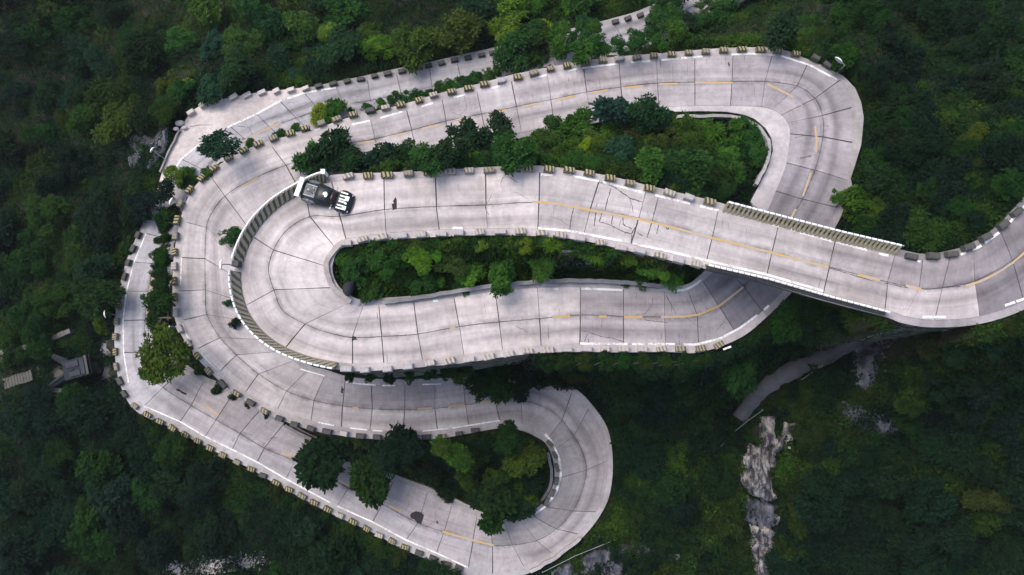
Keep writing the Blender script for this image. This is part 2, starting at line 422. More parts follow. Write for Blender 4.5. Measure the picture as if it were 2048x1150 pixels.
LANES = np.stack([Cpx, Cpx * .67 + Lpx * .33, Cpx * .33 + Lpx * .67, Lpx, Cpx * .67 + Rpx * .33, Cpx * .33 + Rpx * .67, Rpx, Lpx * 1.1 - Rpx * .1, Rpx * 1.1 - Lpx * .1])
def near_f(u, v, lo=0.0, hi=NS - 1.0):
    a, b = max(0, int(lo * SUB)), min(ND, int(hi * SUB) + 1)
    d = (LANES[:, a:b, 0] - u) ** 2 + (LANES[:, a:b, 1] - v) ** 2
    l, i = np.unravel_index(int(np.argmin(d)), d.shape)
    i += a
    p, q = LANES[l, max(i - 1, 0)], LANES[l, min(i + 1, ND - 1)]
    e = q - p
    f = ((u - p[0]) * e[0] + (v - p[1]) * e[1]) / max(1e-6, e @ e)
    return float(np.clip(max(i - 1, 0) + f * (min(i + 1, ND - 1) - max(i - 1, 0)), 0, ND - 1))
def near(u, v, lo=0.0, hi=NS - 1.0): return int(round(near_f(u, v, lo, hi)))
def on_road(u, v, lo, hi, dz=0.0):
    f = near_f(u, v, lo, hi)
    return P(u, v, np.interp(f, np.arange(ND), zd) + dz), int(round(f))

# ------------------------------------------------------------------ terrain: a hillside that carries the roads and falls away outside
GX0, GX1, GY0, GY1, GS = -105.0, 105.0, -75.0, 90.0, 0.6
nx, ny = int((GX1 - GX0) / GS) + 1, int((GY1 - GY0) / GS) + 1
gx, gy = GX0 + np.arange(nx) * GS, GY0 + np.arange(ny) * GS
fixed = np.full((ny, nx), 1e9)
def stamp(c, r, z):
    i0, i1 = int((c[0] - r - GX0) / GS), int((c[0] + r - GX0) / GS) + 2
    j0, j1 = int((c[1] - r - GY0) / GS), int((c[1] + r - GY0) / GS) + 2
    i0, j0, i1, j1 = max(i0, 0), max(j0, 0), min(i1, nx), min(j1, ny)
    if i0 >= i1 or j0 >= j1: return
    m = (gx[i0:i1][None] - c[0]) ** 2 + (gy[j0:j1][:, None] - c[1]) ** 2 < r * r
    sub = fixed[j0:j1, i0:i1]
    sub[m] = np.minimum(sub[m], z)
for k in range(0, ND, 2):
    bridge = I_BRIDGE_END - 3.2 < k / SUB < I_BRIDGE_END + .3
    if bridge: continue
    for f in np.linspace(0, 1, 7): stamp(Ld[k] + (Rd[k] - Ld[k]) * f, 1.0, zd[k] - .4)
    for f in np.linspace(0, 1, 5):
        w = np.linalg.norm(RO[k] - LO[k])
        r = max(1.1, w / 8 + .5)
        stamp(LO[k] + (RO[k] - LO[k]) * f, r, zd[k] - .4)
# foot path below the bridge approach and the yard by the hut
PATH = [(1760,640),(1738,655),(1715,675),(1680,700),(1640,718),(1590,738),(1545,765),(1510,795),(1478,838)]
PATHZ = np.linspace(-13, -20, len(PATH))
for w in np.linspace(0, len(PATH) - 1, 60):
    u, v = (np.interp(w, range(len(PATH)), [q[c] for q in PATH]) for c in (0, 1))
    z = np.interp(w, range(len(PATH)), PATHZ); stamp(P(u, v, z), 1.7, z - .45)
HUTZ = -30.5
for u, v in [(150,715),(185,740),(215,700),(215,760),(110,740),(60,755),(25,765),(225,680)]: stamp(P(u, v, HUTZ), 1.6, HUTZ - .1)
mask = fixed < 1e8
# boundary heights far outside
bz = np.zeros((ny, nx))
Xg, Yg = np.meshgrid(gx, gy)
bz[:] = -50
bz[Xg > 85] = np.interp(Yg, [-75, -30, 20, 90], [-42, -14, -6, -30])[Xg > 85]
edge = np.zeros((ny, nx), bool); edge[0] = edge[-1] = True; edge[:, 0] = edge[:, -1] = True
fixed = np.where(edge & ~mask, bz, fixed); mask |= edge
def relax(z, m, f, n):
    for _ in range(n):
        a = np.empty_like(z)
        a[1:-1, 1:-1] = .25 * (z[2:, 1:-1] + z[:-2, 1:-1] + z[1:-1, 2:] + z[1:-1, :-2])
        a[0], a[-1], a[:, 0], a[:, -1] = z[0], z[-1], z[:, 0], z[:, -1]
        z = np.where(m, f, a)
    return z
q = 5
jj, ii = np.arange(0, ny, q), np.arange(0, nx, q)
cm, cf = np.zeros((len(jj), len(ii)), bool), np.full((len(jj), len(ii)), 1e9)
for a, j in enumerate(jj):
    for b_, i in enumerate(ii):
        blk = fixed[max(0, j - 2):j + 3, max(0, i - 2):i + 3]; mb = mask[max(0, j - 2):j + 3, max(0, i - 2):i + 3]
        if mb.any(): cm[a, b_] = True; cf[a, b_] = blk[mb].mean()
cz = relax(np.where(cm, cf, -30.0), cm, cf, 900)
fj, fi = np.clip(np.arange(ny) / q, 0, len(jj) - 1.001), np.clip(np.arange(nx) / q, 0, len(ii) - 1.001)
j0, i0 = fj.astype(int), fi.astype(int); tj, ti = (fj - j0)[:, None], (fi - i0)[None]
Z = (cz[j0][:, i0] * (1 - tj) * (1 - ti) + cz[j0 + 1][:, i0] * tj * (1 - ti) + cz[j0][:, i0 + 1] * (1 - tj) * ti + cz[j0 + 1][:, i0 + 1] * tj * ti)
Z = relax(np.where(mask, fixed, Z), mask, fixed, 160)
def vnoise(x, y, s, seed):
    r = np.random.default_rng(seed).random((64, 64))
    a, b = x / s, y / s
    i, j = np.floor(a).astype(int), np.floor(b).astype(int)
    f, g = a - i, b - j
    f, g = f * f * (3 - 2 * f), g * g * (3 - 2 * g)
    q = lambda p, o: r[(j + o) % 64, (i + p) % 64]
    return (q(0, 0) * (1 - f) + q(1, 0) * f) * (1 - g) + (q(0, 1) * (1 - f) + q(1, 1) * f) * g
hump = (vnoise(Xg, Yg, 6.0, 1) - .5) * 2.2 + (vnoise(Xg, Yg, 2.2, 2) - .5) * .8
soft = relax(np.where(mask, 0.0, 1.0), mask, np.zeros_like(Z), 30)
Z = Z + hump * np.clip(soft - .1, 0, 1)
RQ = 3.0
rw, rh = int(2500 / RQ), int(1600 / RQ)
road_z = np.full((rh, rw), -1e9)
_ul, _vl = proj(LO); _ur, _vr = proj(RO)
_sets = [(*proj(A), *proj(B)) for A, B in ((LO, RO), (Ld, Rd), (LO, Ld), (Rd, RO))]
for kf in np.arange(0, (ND - 1) * 4, .3):
    sset = _sets[int(kf // (ND - 1))]; kf = kf % (ND - 1)
    k = min(int(kf), ND - 2); ul_, vl_, ur_, vr_ = (X[k] + (X[k + 1] - X[k]) * (kf - k) for X in sset)
    w = math.hypot(ur_ - ul_, vr_ - vl_); n_ = int(w / RQ) + 2
    for f in np.linspace(0, 1, n_):
        u, v = ul_ + (ur_ - ul_) * f, vl_ + (vr_ - vl_) * f
        i, j = int((u + 200) / RQ), int((v + 200) / RQ)
        if 2 <= i < rw - 3 and 2 <= j < rh - 3:
            blk = road_z[j - 1:j + 2, i - 1:i + 2]; np.maximum(blk, zd[k], out=blk)
def road_at(u, v):
    i = np.clip(((np.asarray(u) + 200) / RQ).astype(int), 0, rw - 1); j = np.clip(((np.asarray(v) + 200) / RQ).astype(int), 0, rh - 1)
    return road_z[j, i]
for _ in range(3):
    pu, pv = proj(np.stack([Xg, Yg, Z], -1))
    rz = np.maximum.reduce([road_at(pu + a, pv + b_) for a in (-9, 0, 9) for b_ in (-9, 0, 9)])
    rc = road_at(pu, pv)
    bad = (rz > -1e8) & (Z > np.where(rc > -1e8, rc, rz) - .35)
    Z = np.where(bad, np.where(rc > -1e8, rc, np.minimum(rz, Z)) - .42, Z)
def ground(x, y):
    a = np.clip((np.asarray(x) - GX0) / GS, 0, nx - 1.001); b = np.clip((np.asarray(y) - GY0) / GS, 0, ny - 1.001)
    i, j = a.astype(int), b.astype(int); f, g = a - i, b - j
    return (Z[j, i] * (1 - f) + Z[j, i + 1] * f) * (1 - g) + (Z[j + 1, i] * (1 - f) + Z[j + 1, i + 1] * f) * g
def hit(u, v, h=0.0):
    """where the line of sight meets the terrain raised by h"""
    d = ray(u, v)
    zz = np.linspace(9, -60, 700)
    k = (zz - CAM[2]) / d[2]
    p = CAM[None] + d[None] * k[:, None]
    g = ground(p[:, 0], p[:, 1]) + h
    w = np.where(p[:, 2] <= g)[0]
    return p[w[0]] if len(w) else p[-1]
# outer rim: the sheet runs on to the horizon
V = np.stack([Xg, Yg, Z], -1).reshape(-1, 3)
I = np.arange(ny * nx).reshape(ny, nx)
F = np.stack([I[:-1, :-1], I[:-1, 1:], I[1:, 1:], I[1:, :-1]], -1).reshape(-1, 4)
rim = np.concatenate([I[0, :-1], I[:-1, -1], I[-1, :0:-1], I[:0:-1, 0]])
outv = V[rim].copy(); outv[:, :2] *= 9.0; outv[:, 2] = -70
b = len(V); n = len(rim); k = np.arange(n)
F = np.vstack([F, np.stack([rim, b + k, b + (k + 1) % n, rim[(k + 1) % n]], -1)])
tag(link('terrain', mesh_from('terrain', np.vstack([V, outv]), F, smooth=True), M['soil']), 'dark forest floor of the steep hillside under roads and trees', None, None, 'structure')

# ------------------------------------------------------------------ road body, slabs, shoulders, walls
def ribbon(A, B, dzA=0.0, dzB=0.0, uva=None, uvb=None):
    n = len(A); V = np.vstack([A + [0, 0, dzA], B + [0, 0, dzB]])
    i = np.arange(n - 1)
    return V, np.stack([i, i + 1, n + i + 1, n + i], -1)
V, F = ribbon(Ld - across * .05, Cd, -.085, -.085)
V2, F2 = ribbon(Cd, Rd + across * .05, -.085, -.085)
V, F = np.vstack([V, V2]), np.vstack([F, F2 + len(V)])
road = tag(link('road', mesh_from('road_bed', V, F[:, ::-1]), M['tar']), 'winding two lane concrete mountain road with tight hairpin bends', None, None, 'structure')

PALE, MID, GREY, BLUE = (.53, .485, .488), (.46, .425, .435), (.42, .392, .412), (.405, .395, .425)
def slab_color(i, lane):
    """age and grime of each slab, with bridge shade and edge falloff painted in; lane 0 = downhill left side"""
    if i < 3: c = (.225, .205, .225) if lane else (.20, .185, .205)  # right approach: edge falloff painted into the slab tone
    elif i < 6: c = (.29, .265, .285) if lane else (.46, .42, .43)
    elif i < 7: c = (.37, .34, .355) if lane else (.43, .395, .405)
    elif i < 8: c = (.42, .39, .40)
    elif i < 12: c = (.46, .428, .437)
    elif i < I_HP1 + 5: c = PALE
    elif i < I_HP1 + 6: c = (.50, .46, .465)
    elif i < I_HP1 + 8: c = (.41, .375, .395)
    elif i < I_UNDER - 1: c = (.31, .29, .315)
    elif i < I_UNDER + 2: c = (.20, .19, .215)  # dirty slabs, with the shade under the bridge painted in
    elif i < I_UNDER + 4: c = (.25, .235, .265)  # bridge shade still painted in, a little weaker
    elif i < I_EAST + 1: c = (.33, .305, .335)
    elif i < I_EAST + 4: c = (.35, .325, .355)
    elif i < I_EAST + 8: c = (.39, .362, .385)
    elif i < I_NEND: c = (.43, .402, .425)
    elif i < I_WS: c = (.50, .462, .467) if lane else (.45, .415, .43)
    elif i < I_WS + 6: c = (.46, .425, .435) if lane else (.33, .305, .325)
    elif i < I_SE - 4: c = (.36, .332, .35)
    elif i < I_BOT: c = (.27, .255, .27) if lane else (.36, .333, .35)  # bottom roads from here: shadow and edge falloff painted into the slabs
    elif i < I_BEND: c = (.34, .315, .335) if lane else (.38, .36, .39)
    else: c = (.385, .375, .41)
    k = random.uniform(.91, 1.08)
    return tuple(min(.8, x * k * w) for x, w in zip(c, (1.01, 1.0, .965)))
JOINTS = [i for i in range(NS) if i not in (I_HP0 + 2, I_HP0 + 4, I_HP0 + 6, I_HP0 + 8, I_W - 3, I_W - 1, I_SE - 4, I_SE - 1, I_SE + 1, I_BEND + 1)]
def slab(i0, i1, A, B, lane, jag):
    """one concrete slab between two joints, with recessed gaps all round"""
    a, b_ = i0 * SUB, i1 * SUB
    m = max(5, 3 * (i1 - i0) + 2)
    t = np.linspace(a, b_, m)
    ln = max(arc[b_] - arc[a], .5)
    g0, g1 = [random.choice((.018, .028, .04, .055)) for _ in range(2)]
    t[0] += g0 / ln * (b_ - a); t[-1] -= g1 / ln * (b_ - a)
    def at(X): return np.stack([np.interp(t, np.arange(ND), X[:, c]) for c in range(3)], -1)
    PA, PB = at(A), at(B)
    w = np.linalg.norm(PB - PA, axis=1)[:, None]
    d = (PB - PA) / w
    inset = .028
    if lane == 0: PB = PB - d * inset
    else: PA = PA + d * inset
    K = 4
    top = np.stack([PA + (PB - PA) * f for f in np.linspace(0, 1, K)], 1)
    jit = RNG.normal(0, jag, top.shape); jit[..., 2] = 0
    if m > 2: jit[1:-1, 1:-1] = 0
    top = top + jit
    n = m * K
    V = top.reshape(-1, 3)
    I = np.arange(n).reshape(m, K)
    F = [tuple(f) for f in np.stack([I[:-1, :-1], I[1:, :-1], I[1:, 1:], I[:-1, 1:]], -1).reshape(-1, 4)[:, ::-1]]
    ring = list(I[0, :]) + list(I[1:, -1]) + list(I[-1, -2::-1]) + list(I[-2:0:-1, 0])
    low = V[ring] - [0, 0, .11]
    V2 = np.vstack([V, low]); r = len(ring)
    F += [(ring[k], ring[(k + 1) % r], n + (k + 1) % r, n + k) for k in range(r)]
    uu = np.interp(t, np.arange(ND), arc)
    cc = at(Cd)
    vv = np.einsum('mkc,mc->mk', top - cc[:, None], d)
    UV = np.stack([np.repeat(uu[:, None], K, 1), vv], -1).reshape(-1, 2)
    UV = np.vstack([UV, UV[ring]])
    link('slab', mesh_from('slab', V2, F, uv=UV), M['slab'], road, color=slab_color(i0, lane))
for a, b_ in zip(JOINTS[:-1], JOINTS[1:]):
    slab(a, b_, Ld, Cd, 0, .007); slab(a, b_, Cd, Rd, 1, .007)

def shoulder(i0, i1, A, B, c, name='shoulder'):
    a, b_ = int(i0 * SUB), int(i1 * SUB) + 1
    V, F = ribbon(A[a:b_], B[a:b_], -.012, -.03)
    # a ragged, slightly broken outer lip
    me = mesh_from(name, V, F)
    return link(name, me, M['concrete'], road, color=c)
def shoulders(A, B, cuts, cols):
    for (p, q), c in zip(zip(cuts[:-1], cuts[1:]), cols): shoulder(p, q, A, B, c)
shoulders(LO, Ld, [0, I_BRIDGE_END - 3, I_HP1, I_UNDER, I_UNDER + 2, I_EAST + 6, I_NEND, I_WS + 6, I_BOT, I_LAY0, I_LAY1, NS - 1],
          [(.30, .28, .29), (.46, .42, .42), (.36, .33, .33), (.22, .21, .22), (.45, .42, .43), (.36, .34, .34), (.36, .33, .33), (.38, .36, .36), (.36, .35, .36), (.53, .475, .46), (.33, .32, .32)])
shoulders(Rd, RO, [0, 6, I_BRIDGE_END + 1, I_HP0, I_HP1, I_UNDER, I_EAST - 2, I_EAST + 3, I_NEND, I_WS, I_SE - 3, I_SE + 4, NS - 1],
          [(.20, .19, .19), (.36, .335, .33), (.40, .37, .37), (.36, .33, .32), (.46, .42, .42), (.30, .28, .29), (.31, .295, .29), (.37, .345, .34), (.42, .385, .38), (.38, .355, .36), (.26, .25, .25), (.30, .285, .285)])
def side_wall(X, sgn):
    segs, cur = [], []
    for k in range(0, ND, 2):
        if I_BRIDGE_END - 3.2 < k / SUB < I_BRIDGE_END + .3:
            if cur: segs.append(cur); cur = []
            continue
        cur.append(k)
    segs.append(cur)
    for s in segs:
        top = X[s] + [0, 0, -.028]
        out = across[s] * sgn
        gz = np.minimum.reduce([ground(top[:, 0] + out[:, 0] * w, top[:, 1] + out[:, 1] * w) for w in (.3, .8, 1.4)]) - .3
        low = top.copy() + out * .12; low[:, 2] = np.maximum(np.minimum(gz, top[:, 2] - .8), top[:, 2] - 14)
        V, F = ribbon(top, low)
        link('retaining_wall', mesh_from('retaining_wall', V, F if sgn < 0 else F[:, ::-1]), M['wall'], road)
side_wall(LO, -1); side_wall(RO, 1)

# bridge body
def bridge():
    a, b_ = int((I_BRIDGE_END - 3.6) * SUB), int((I_BRIDGE_END + .7) * SUB) + 1
    root = tag(link('bridge', None), 'short concrete bridge carrying the upper road over the lower bend', 'bridge')
    A, B = LO[a:b_] - across[a:b_] * .02, RO[a:b_] + across[a:b_] * .02
    n = len(A); up, lo = -.045, -.85
    V = np.vstack([A + [0, 0, up], B + [0, 0, up], B - across[a:b_] * .5 + [0, 0, lo], A + across[a:b_] * .5 + [0, 0, lo]])
    i = np.arange(n - 1); F = []
    for p, q in ((0, 1), (1, 2), (2, 3), (3, 0)):
        F.append(np.stack([p * n + i, p * n + i + 1, q * n + i + 1, q * n + i], -1)[:, ::-1])
    link('deck', mesh_from('deck', V, np.vstack(F)), M['wall'], root)
    for k in (a + 3, b_ - 5):
        mb = MB(); c = (A[k - a] + B[k - a]) / 2
        w = np.linalg.norm(B[k - a] - A[k - a]); ang = math.atan2(*(B[k - a] - A[k - a])[[1, 0]])
        mb.box((c[0], c[1], c[2] - .86 - 3.2), (w - .6, .9, 6.4), ang)
        mb.build('abutment', M['wall'], root)
bridge()

# painted lines, cracks, stains: thin sheets lying on the slabs
def strip(name, pts, lo, hi, w, mat, dz=.006, jag=0.0, step=5.0, parent=road):
    pts = np.array(pts, float)
    s = np.concatenate([[0], np.cumsum(np.linalg.norm(np.diff(pts, axis=0), axis=1))])
    n = max(2, int(s[-1] / step) + 1)
    q = np.linspace(0, s[-1], n)
    u, v = np.interp(q, s, pts[:, 0]), np.interp(q, s, pts[:, 1])
    if n > 8 and len(pts) > 2 and not jag:
        u[1:-1] = (u[:-2] + u[1:-1] * 2 + u[2:]) / 4; v[1:-1] = (v[:-2] + v[1:-1] * 2 + v[2:]) / 4
    p = np.array([on_road(a, b_, lo, hi, dz)[0] for a, b_ in zip(u, v)])
    t = np.gradient(p, axis=0); nrm = np.stack([-t[:, 1], t[:, 0], 0 * t[:, 0]], -1); nrm /= np.linalg.norm(nrm, axis=1)[:, None] + 1e-9
    if jag: p = p + nrm * RNG.normal(0, jag, (n, 1))
    ww = w * (RNG.uniform(.45, 1.3, (n, 1)) if jag else 1.0)
    V, F = ribbon(p - nrm * ww / 2, p + nrm * ww / 2)
    return link(name, mesh_from(name, V, F[:, ::-1]), mat, parent)
W_, Y_ = .2, .16
E1, E2, E3 = I_BRIDGE_END + 4, I_HP0, I_HP1
def lines(side, lo, hi, segs, mat='white_line', w=W_, name='edge_line'):
    for s in segs: strip(name, s, lo, hi, w, M[mat])
lines('R', 4, E1, [[(1082,349),(1105,350)],[(1145,352),(1198,362)],[(1206,364),(1290,386)],[(1310,390),(1380,407)],[(1400,412),(1437,421)],
   [(1543,449),(1563,454)],[(1600,465),(1665,482)],[(1672,484),(1735,500)],[(1758,507),(1777,511)],[(1582,459),(1590,461)]])
lines('L', 4, E1, [[(1076,456),(1140,462),(1245,482)],[(1265,487),(1340,503),(1413,521),(1533,549),(1647,582)],[(1845,634),(1892,634)],[(905,456),(925,456)]])
lines('R', 0, 5, [[(1835,522),(1841,523)],[(1921,509),(1932,505)],[(1945,500),(1963,491)],[(1970,486),(1998,465)],[(2020,444),(2050,411),(2075,370)]])
lines('L', 0, 4, [[(2010,611),(2030,604)],[(2033,603),(2048,598),(2090,575)]])
lines('', E3 - 1, I_UNDER + 1, [[(1163,577),(1245,580)],[(1347,582),(1370,580),(1388,571),(1402,560)],[(1160,687),(1255,688)],[(1264,688),(1290,688)],[(1296,688),(1350,688)],
   [(1367,689),(1393,689),(1440,677),(1480,656),(1515,630)],[(1528,620),(1538,611)],[(866,602),(876,601)],[(1107,578),(1116,578)]])
lines('', I_EAST, I_NEND + 1, [[(704,249),(740,241)],[(760,236),(806,223)],[(843,213),(866,206)],[(908,195),(930,189)],[(975,179),(1015,167)],[(1065,157),(1093,150)],[(1135,142),(1153,138)],
   [(1165,136),(1238,127)],[(1262,125),(1300,122)],[(1323,120),(1357,117)],[(1363,116),(1405,113)],[(1463,109),(1500,107),(1550,110)],[(1563,112),(1620,130),(1673,159)]])
lines('', I_NEND, I_WS + 8, [[(366,648),(372,668),(381,682)],[(398,700),(414,720),(432,738)],[(363,515),(361,570)],[(600,738),(650,752)],[(692,764),(722,768),(752,770)],[(765,771),(790,771)],[(845,769),(882,768)],
   [(637,845),(668,851)],[(700,856),(735,860)],[(745,861),(765,862)],[(780,862),(800,862)],[(845,862),(895,857)],[(905,856),(1000,841)]], w=.14)
lines('', I_SE - 5, I_SE + 6, [[(1090,868),(1104,884),(1118,915),(1122,950),(1112,986),(1092,1012),(1066,1029),(1035,1039)]], w=.24)
lines('', I_BOT, I_BEND + 8, [[(936,1135),(873,1106),(812,1080),(745,1044),(674,1012)],[(660,1005),(572,958),(514,924),(464,899),(410,873),(360,843),(288,812)],
   [(257,766),(247,705),(246,641),(253,582),(268,524),(292,467)]], w=.15)
lines('', I_LAY0 - 1, NS - 1, [[(314,418),(337,360),(362,318),(400,288),(460,252),(513,228),(560,202),(608,186),(634,181)],[(642,180),(672,175)]], w=.24)
lines('', 4, E1, [[(1064,404),(1079,404),(1120,408),(1180,420),(1278,438),(1350,456),(1425,476),(1544,505),(1600,520),(1657,534)],[(1715,549),(1760,560)],[(1812,571),(1842,578)]], 'yellow_line', .2, 'centre_line')
lines('', 0, 5, [[(1932,572),(1960,563),(2000,544),(2028,524),(2060,495)]], 'yellow_line', .18, 'centre_line')
lines('', E3, I_UNDER + 2, [[(1105,633),(1140,632)],[(1198,633),(1213,633)],[(1248,634),(1285,634)],[(1322,634),(1370,633),(1400,629),(1440,611),(1487,574)],[(900,657),(911,655)]], 'yellow_line', .2, 'centre_line')
lines('', I_UNDER, I_EAST + 5, [[(1535,168),(1560,180),(1585,193),(1605,212)],[(1630,252),(1634,285),(1632,305)],[(1622,345),(1606,392)],[(1592,418),(1581,437)]], 'yellow_line', .18, 'centre_line')
lines('', I_EAST, I_NEND + 2, [[(1390,165),(1465,165)],[(1318,168),(1355,167)],[(1251,175),(1285,172)],[(1181,186),(1216,180)],[(1112,199),(1147,192)],[(1045,213),(1080,206)],[(978,227),(1012,220)],
   [(911,242),(945,235)],[(845,257),(879,250)],[(780,273),(813,266)],[(716,288),(748,282)],[(673,300),(684,298)]], 'yellow_line', .2, 'centre_line')
lines('', I_NEND, I_WS + 9, [[(705,815),(716,816)],[(835,818),(865,816)],[(896,813),(930,809)],[(960,805),(983,802)],[(484,374),(515,354)]], 'yellow_line', .18, 'centre_line')
lines('', I_SE, I_BEND + 1, [[(885,1063),(915,1072),(948,1081),(988,1091)],[(778,1011),(802,1023)],[(668,955),(698,972)],[(566,905),(582,912)],[(412,812),(437,830)]], 'yellow_line', .2, 'centre_line')
lines('', I_BEND, NS - 1, [[(473,290),(520,264),(562,245)],[(683,212),(699,207)],[(783,190),(802,187)],[(889,169),(893,168)],[(294,632),(299,583),(307,548)]], 'yellow_line', .2, 'centre_line')
def cracks(lo, hi, segs, w=.06):
    for s in segs: strip('crack', s, lo, hi, w, M['crack'], .004, .012, 4.0)
cracks(4, E1, [[(1196,365),(1215,368),(1232,376),(1246,387),(1262,397),(1285,404)],[(1222,377),(1217,393),(1210,421)],[(1205,425),(1198,443),(1218,449)],[(1218,449),(1235,457),(1250,465),(1263,468)],
   [(1263,468),(1272,452),(1278,436)],[(1246,435),(1246,449),(1264,458)],[(1226,430),(1223,449)],[(1192,424),(1188,452)],[(1148,412),(1142,440),(1139,462)],[(1317,392),(1306,437),(1294,475)],
   [(1318,445),(1314,468)],[(1330,450),(1335,460),(1340,452)],[(1275,465),(1285,472)],[(1262,485),(1264,470)]], .085)
cracks(4, E1, [[(1658,536),(1700,548),(1745,562)],[(1770,566),(1815,576)],[(1845,580),(1935,571)]], .07)
cracks(E3, I_UNDER, [[(1162,661),(1176,664),(1206,674),(1222,675),(1246,683)],[(1176,666),(1169,683)],[(1332,590),(1340,605),(1352,628)],[(1290,640),(1335,645)]], .055)
cracks(I_LAY0, NS - 1, [[(465,250),(480,253),(498,255),(520,244),(556,232)],[(557,226),(571,220),(578,222),(596,216),(626,203),(645,194)],[(498,255),(508,275)],[(380,253),(400,250),(425,250)],[(575,243),(620,225)]], .06)
cracks(I_BOT, I_BEND, [[(525,890),(530,882),(545,875),(560,876)],[(1000,1090),(1012,1097)]], .05)
cracks(I_EAST - 1, I_NEND, [[(1173,160),(1188,163)],[(1136,152),(1139,165)],[(1590,276),(1612,270)],[(1600,316),(1622,311)]], .05)
# short transverse grooves scattered over the older slabs
def groove(lo, hi, n, rr=(.06, .9)):
    for _ in range(n):
        k = int(random.uniform(lo, hi) * SUB); lane = random.random() < .5
        A, B = (Lpx, Cpx) if lane else (Cpx, Rpx)
        f0 = random.uniform(*rr); f1 = min(.97, f0 + random.uniform(.12, .4))
        if f1 <= f0: continue
        a, b_ = A[k] + (B[k] - A[k]) * f0, A[k] + (B[k] - A[k]) * f1
        strip('crack', [a, b_], lo, hi, random.choice((.022, .03, .04)), M['crack'], .004, .004, 5)
groove(I_EAST + 3, I_NEND - 5, 34); groove(7, 12, 14); groove(I_HP1 + 5, I_UNDER - 1, 14); groove(I_BOT, I_BEND, 8); groove(I_HP1, I_HP1 + 4, 5)
def wander(lo, hi, n):
    for _ in range(n):
        k = int(random.uniform(lo, hi) * SUB); f = random.uniform(.1, .9)
        p = Lpx[k] + (Rpx[k] - Lpx[k]) * f
        a = random.uniform(0, 6.28); pts = [p]
        for q in range(random.randint(4, 9)):
            a += random.uniform(-.5, .5) if q % 3 else random.uniform(-1.0, 1.0); p = p + np.array([math.cos(a), math.sin(a)]) * random.uniform(4, 9)
            i = near(p[0], p[1], lo, hi); e = Rpx[i] - Lpx[i]; w = ((p - Lpx[i]) @ e) / (e @ e)
            if not .04 < w < .96: break
            pts.append(p)
        if len(pts) > 2: strip('crack', pts, lo, hi, random.choice((.02, .028, .04)), M['crack'], .004, .012, 4)
wander(6, 13, 6); wander(I_HP1 + 4, I_UNDER - 1, 5); wander(I_EAST, I_NEND - 3, 8); wander(I_NEND + 2, I_WS + 6, 6); wander(I_SE - 2, I_BEND, 10); wander(I_LAY1 - 3, NS - 12, 4)
def stain(poly, lo, hi, mat='stain', dz=.005):
    c = np.mean(poly, axis=0)
    poly = [tuple(c + (np.array(q) - c) * np.array([1.35, 1.15])) for q in poly]
    pts = []
    n = len(poly)
    for i in range(n):
        a, b_ = np.array(poly[i], float), np.array(poly[(i + 1) % n], float)
        for t in (0, .33, .66): pts.append(a + (b_ - a) * t + RNG.normal(0, 1.1, 2))
    z = zd[near(c[0], c[1], lo, hi)]
    V = np.vstack([P(p[0], p[1], z + dz) for p in pts])
    link('stain', mesh_from('stain', V, [tuple(range(len(pts)))][:1]), M[mat], road)
stain([(787,418),(786,409),(789,404),(790,397),(794,399),(796,405),(799,409),(799,417)], I_HP0 - 5, I_HP0 + 2)
stain([(826,1036),(827,1027),(838,1023),(845,1030),(849,1036),(856,1041),(854,1052),(842,1047)], I_BOT, I_BEND)
stain([(699,674),(711,674),(712,680),(700,681)], I_HP1 - 4, I_HP1 + 3)
stain([(679,776),(683,773),(686,779),(684,785),(679,783)], I_WS - 2, I_WS + 4)
stain([(1457,127),(1459,125),(1462,129),(1461,133),(1457,132)], I_EAST, I_NEND)
stain([(356,778),(366,782),(382,791),(380,794),(366,787)], I_BEND - 3, I_BEND + 2)
stain([(873,1044),(880,1048),(881,1050),(874,1046)], I_BOT, I_BEND)

# ------------------------------------------------------------------ guard blocks along the edges
def block_mesh(name, l=.92, w=.5, h=.55):
    bm = MB(); s = []
    ch = .05
    lx, wy = l / 2, w / 2
    rings = [(1.0, 1.0, -.12), (1.0, 1.0, h - ch), (1 - ch / lx, 1 - ch / wy, h)]
    V = []
    for a, b_, z in rings:
        for x, y in ((-1, -1), (1, -1), (1, 1), (-1, 1)):
            V.append((x * lx * a + random.uniform(-.015, .015), y * wy * b_ + random.uniform(-.012, .012), z + random.uniform(-.015, .015)))
    F = [(3, 2, 1, 0), (8, 9, 10, 11)]
    for r in range(2):
        for k in range(4): F.append((r * 4 + k, r * 4 + (k + 1) % 4, r * 4 + 4 + (k + 1) % 4, r * 4 + 4 + k))
    bm.add(V, F)
    return bm
BM = {}
for kind, mat in (('stripe', 'block_stripe'), ('faded', 'block_faded'), ('dark', 'block_dark'), ('pale', 'block_pale'), ('grey', 'block_grey')):
    BM[kind] = []
    for v_ in range(3):
        me = block_mesh('guard_block').mesh('guard_block'); me.materials.append(M[mat]); BM[kind].append(me)
LOOK = {'stripe': 'striped', 'faded': 'faded striped', 'dark': 'dark grey', 'pale': 'plain pale', 'grey': 'plain grey'}
def row(pts, lo, hi, kind, where, ref, kinds={}, sc=1.0, rev=False):
    """one guard block per sighting; `ref` says from which end the count runs"""
    order = pts
    for k, (u, v) in enumerate(order):
        kd = kinds.get(k, kind)
        p, i = on_road(u, v, lo, hi, .28)
        t = Cd[min(i + 3, ND - 1)] - Cd[max(i - 3, 0)]
        o = link('guard_block', random.choice(BM[kd]), None, None, loc=(p[0], p[1], zd[i]), rotz=math.atan2(t[1], t[0]) + random.uniform(-.11, .11),
                 scale=(sc * random.uniform(.82, 1.06), sc * random.uniform(.82, 1.04), random.uniform(.8, 1.05)))
        tag(o, f'{LOOK[kd]} guard block, {ordinal(k + 1)} from {ref} {where}', 'guard block', f'guard blocks {where}')
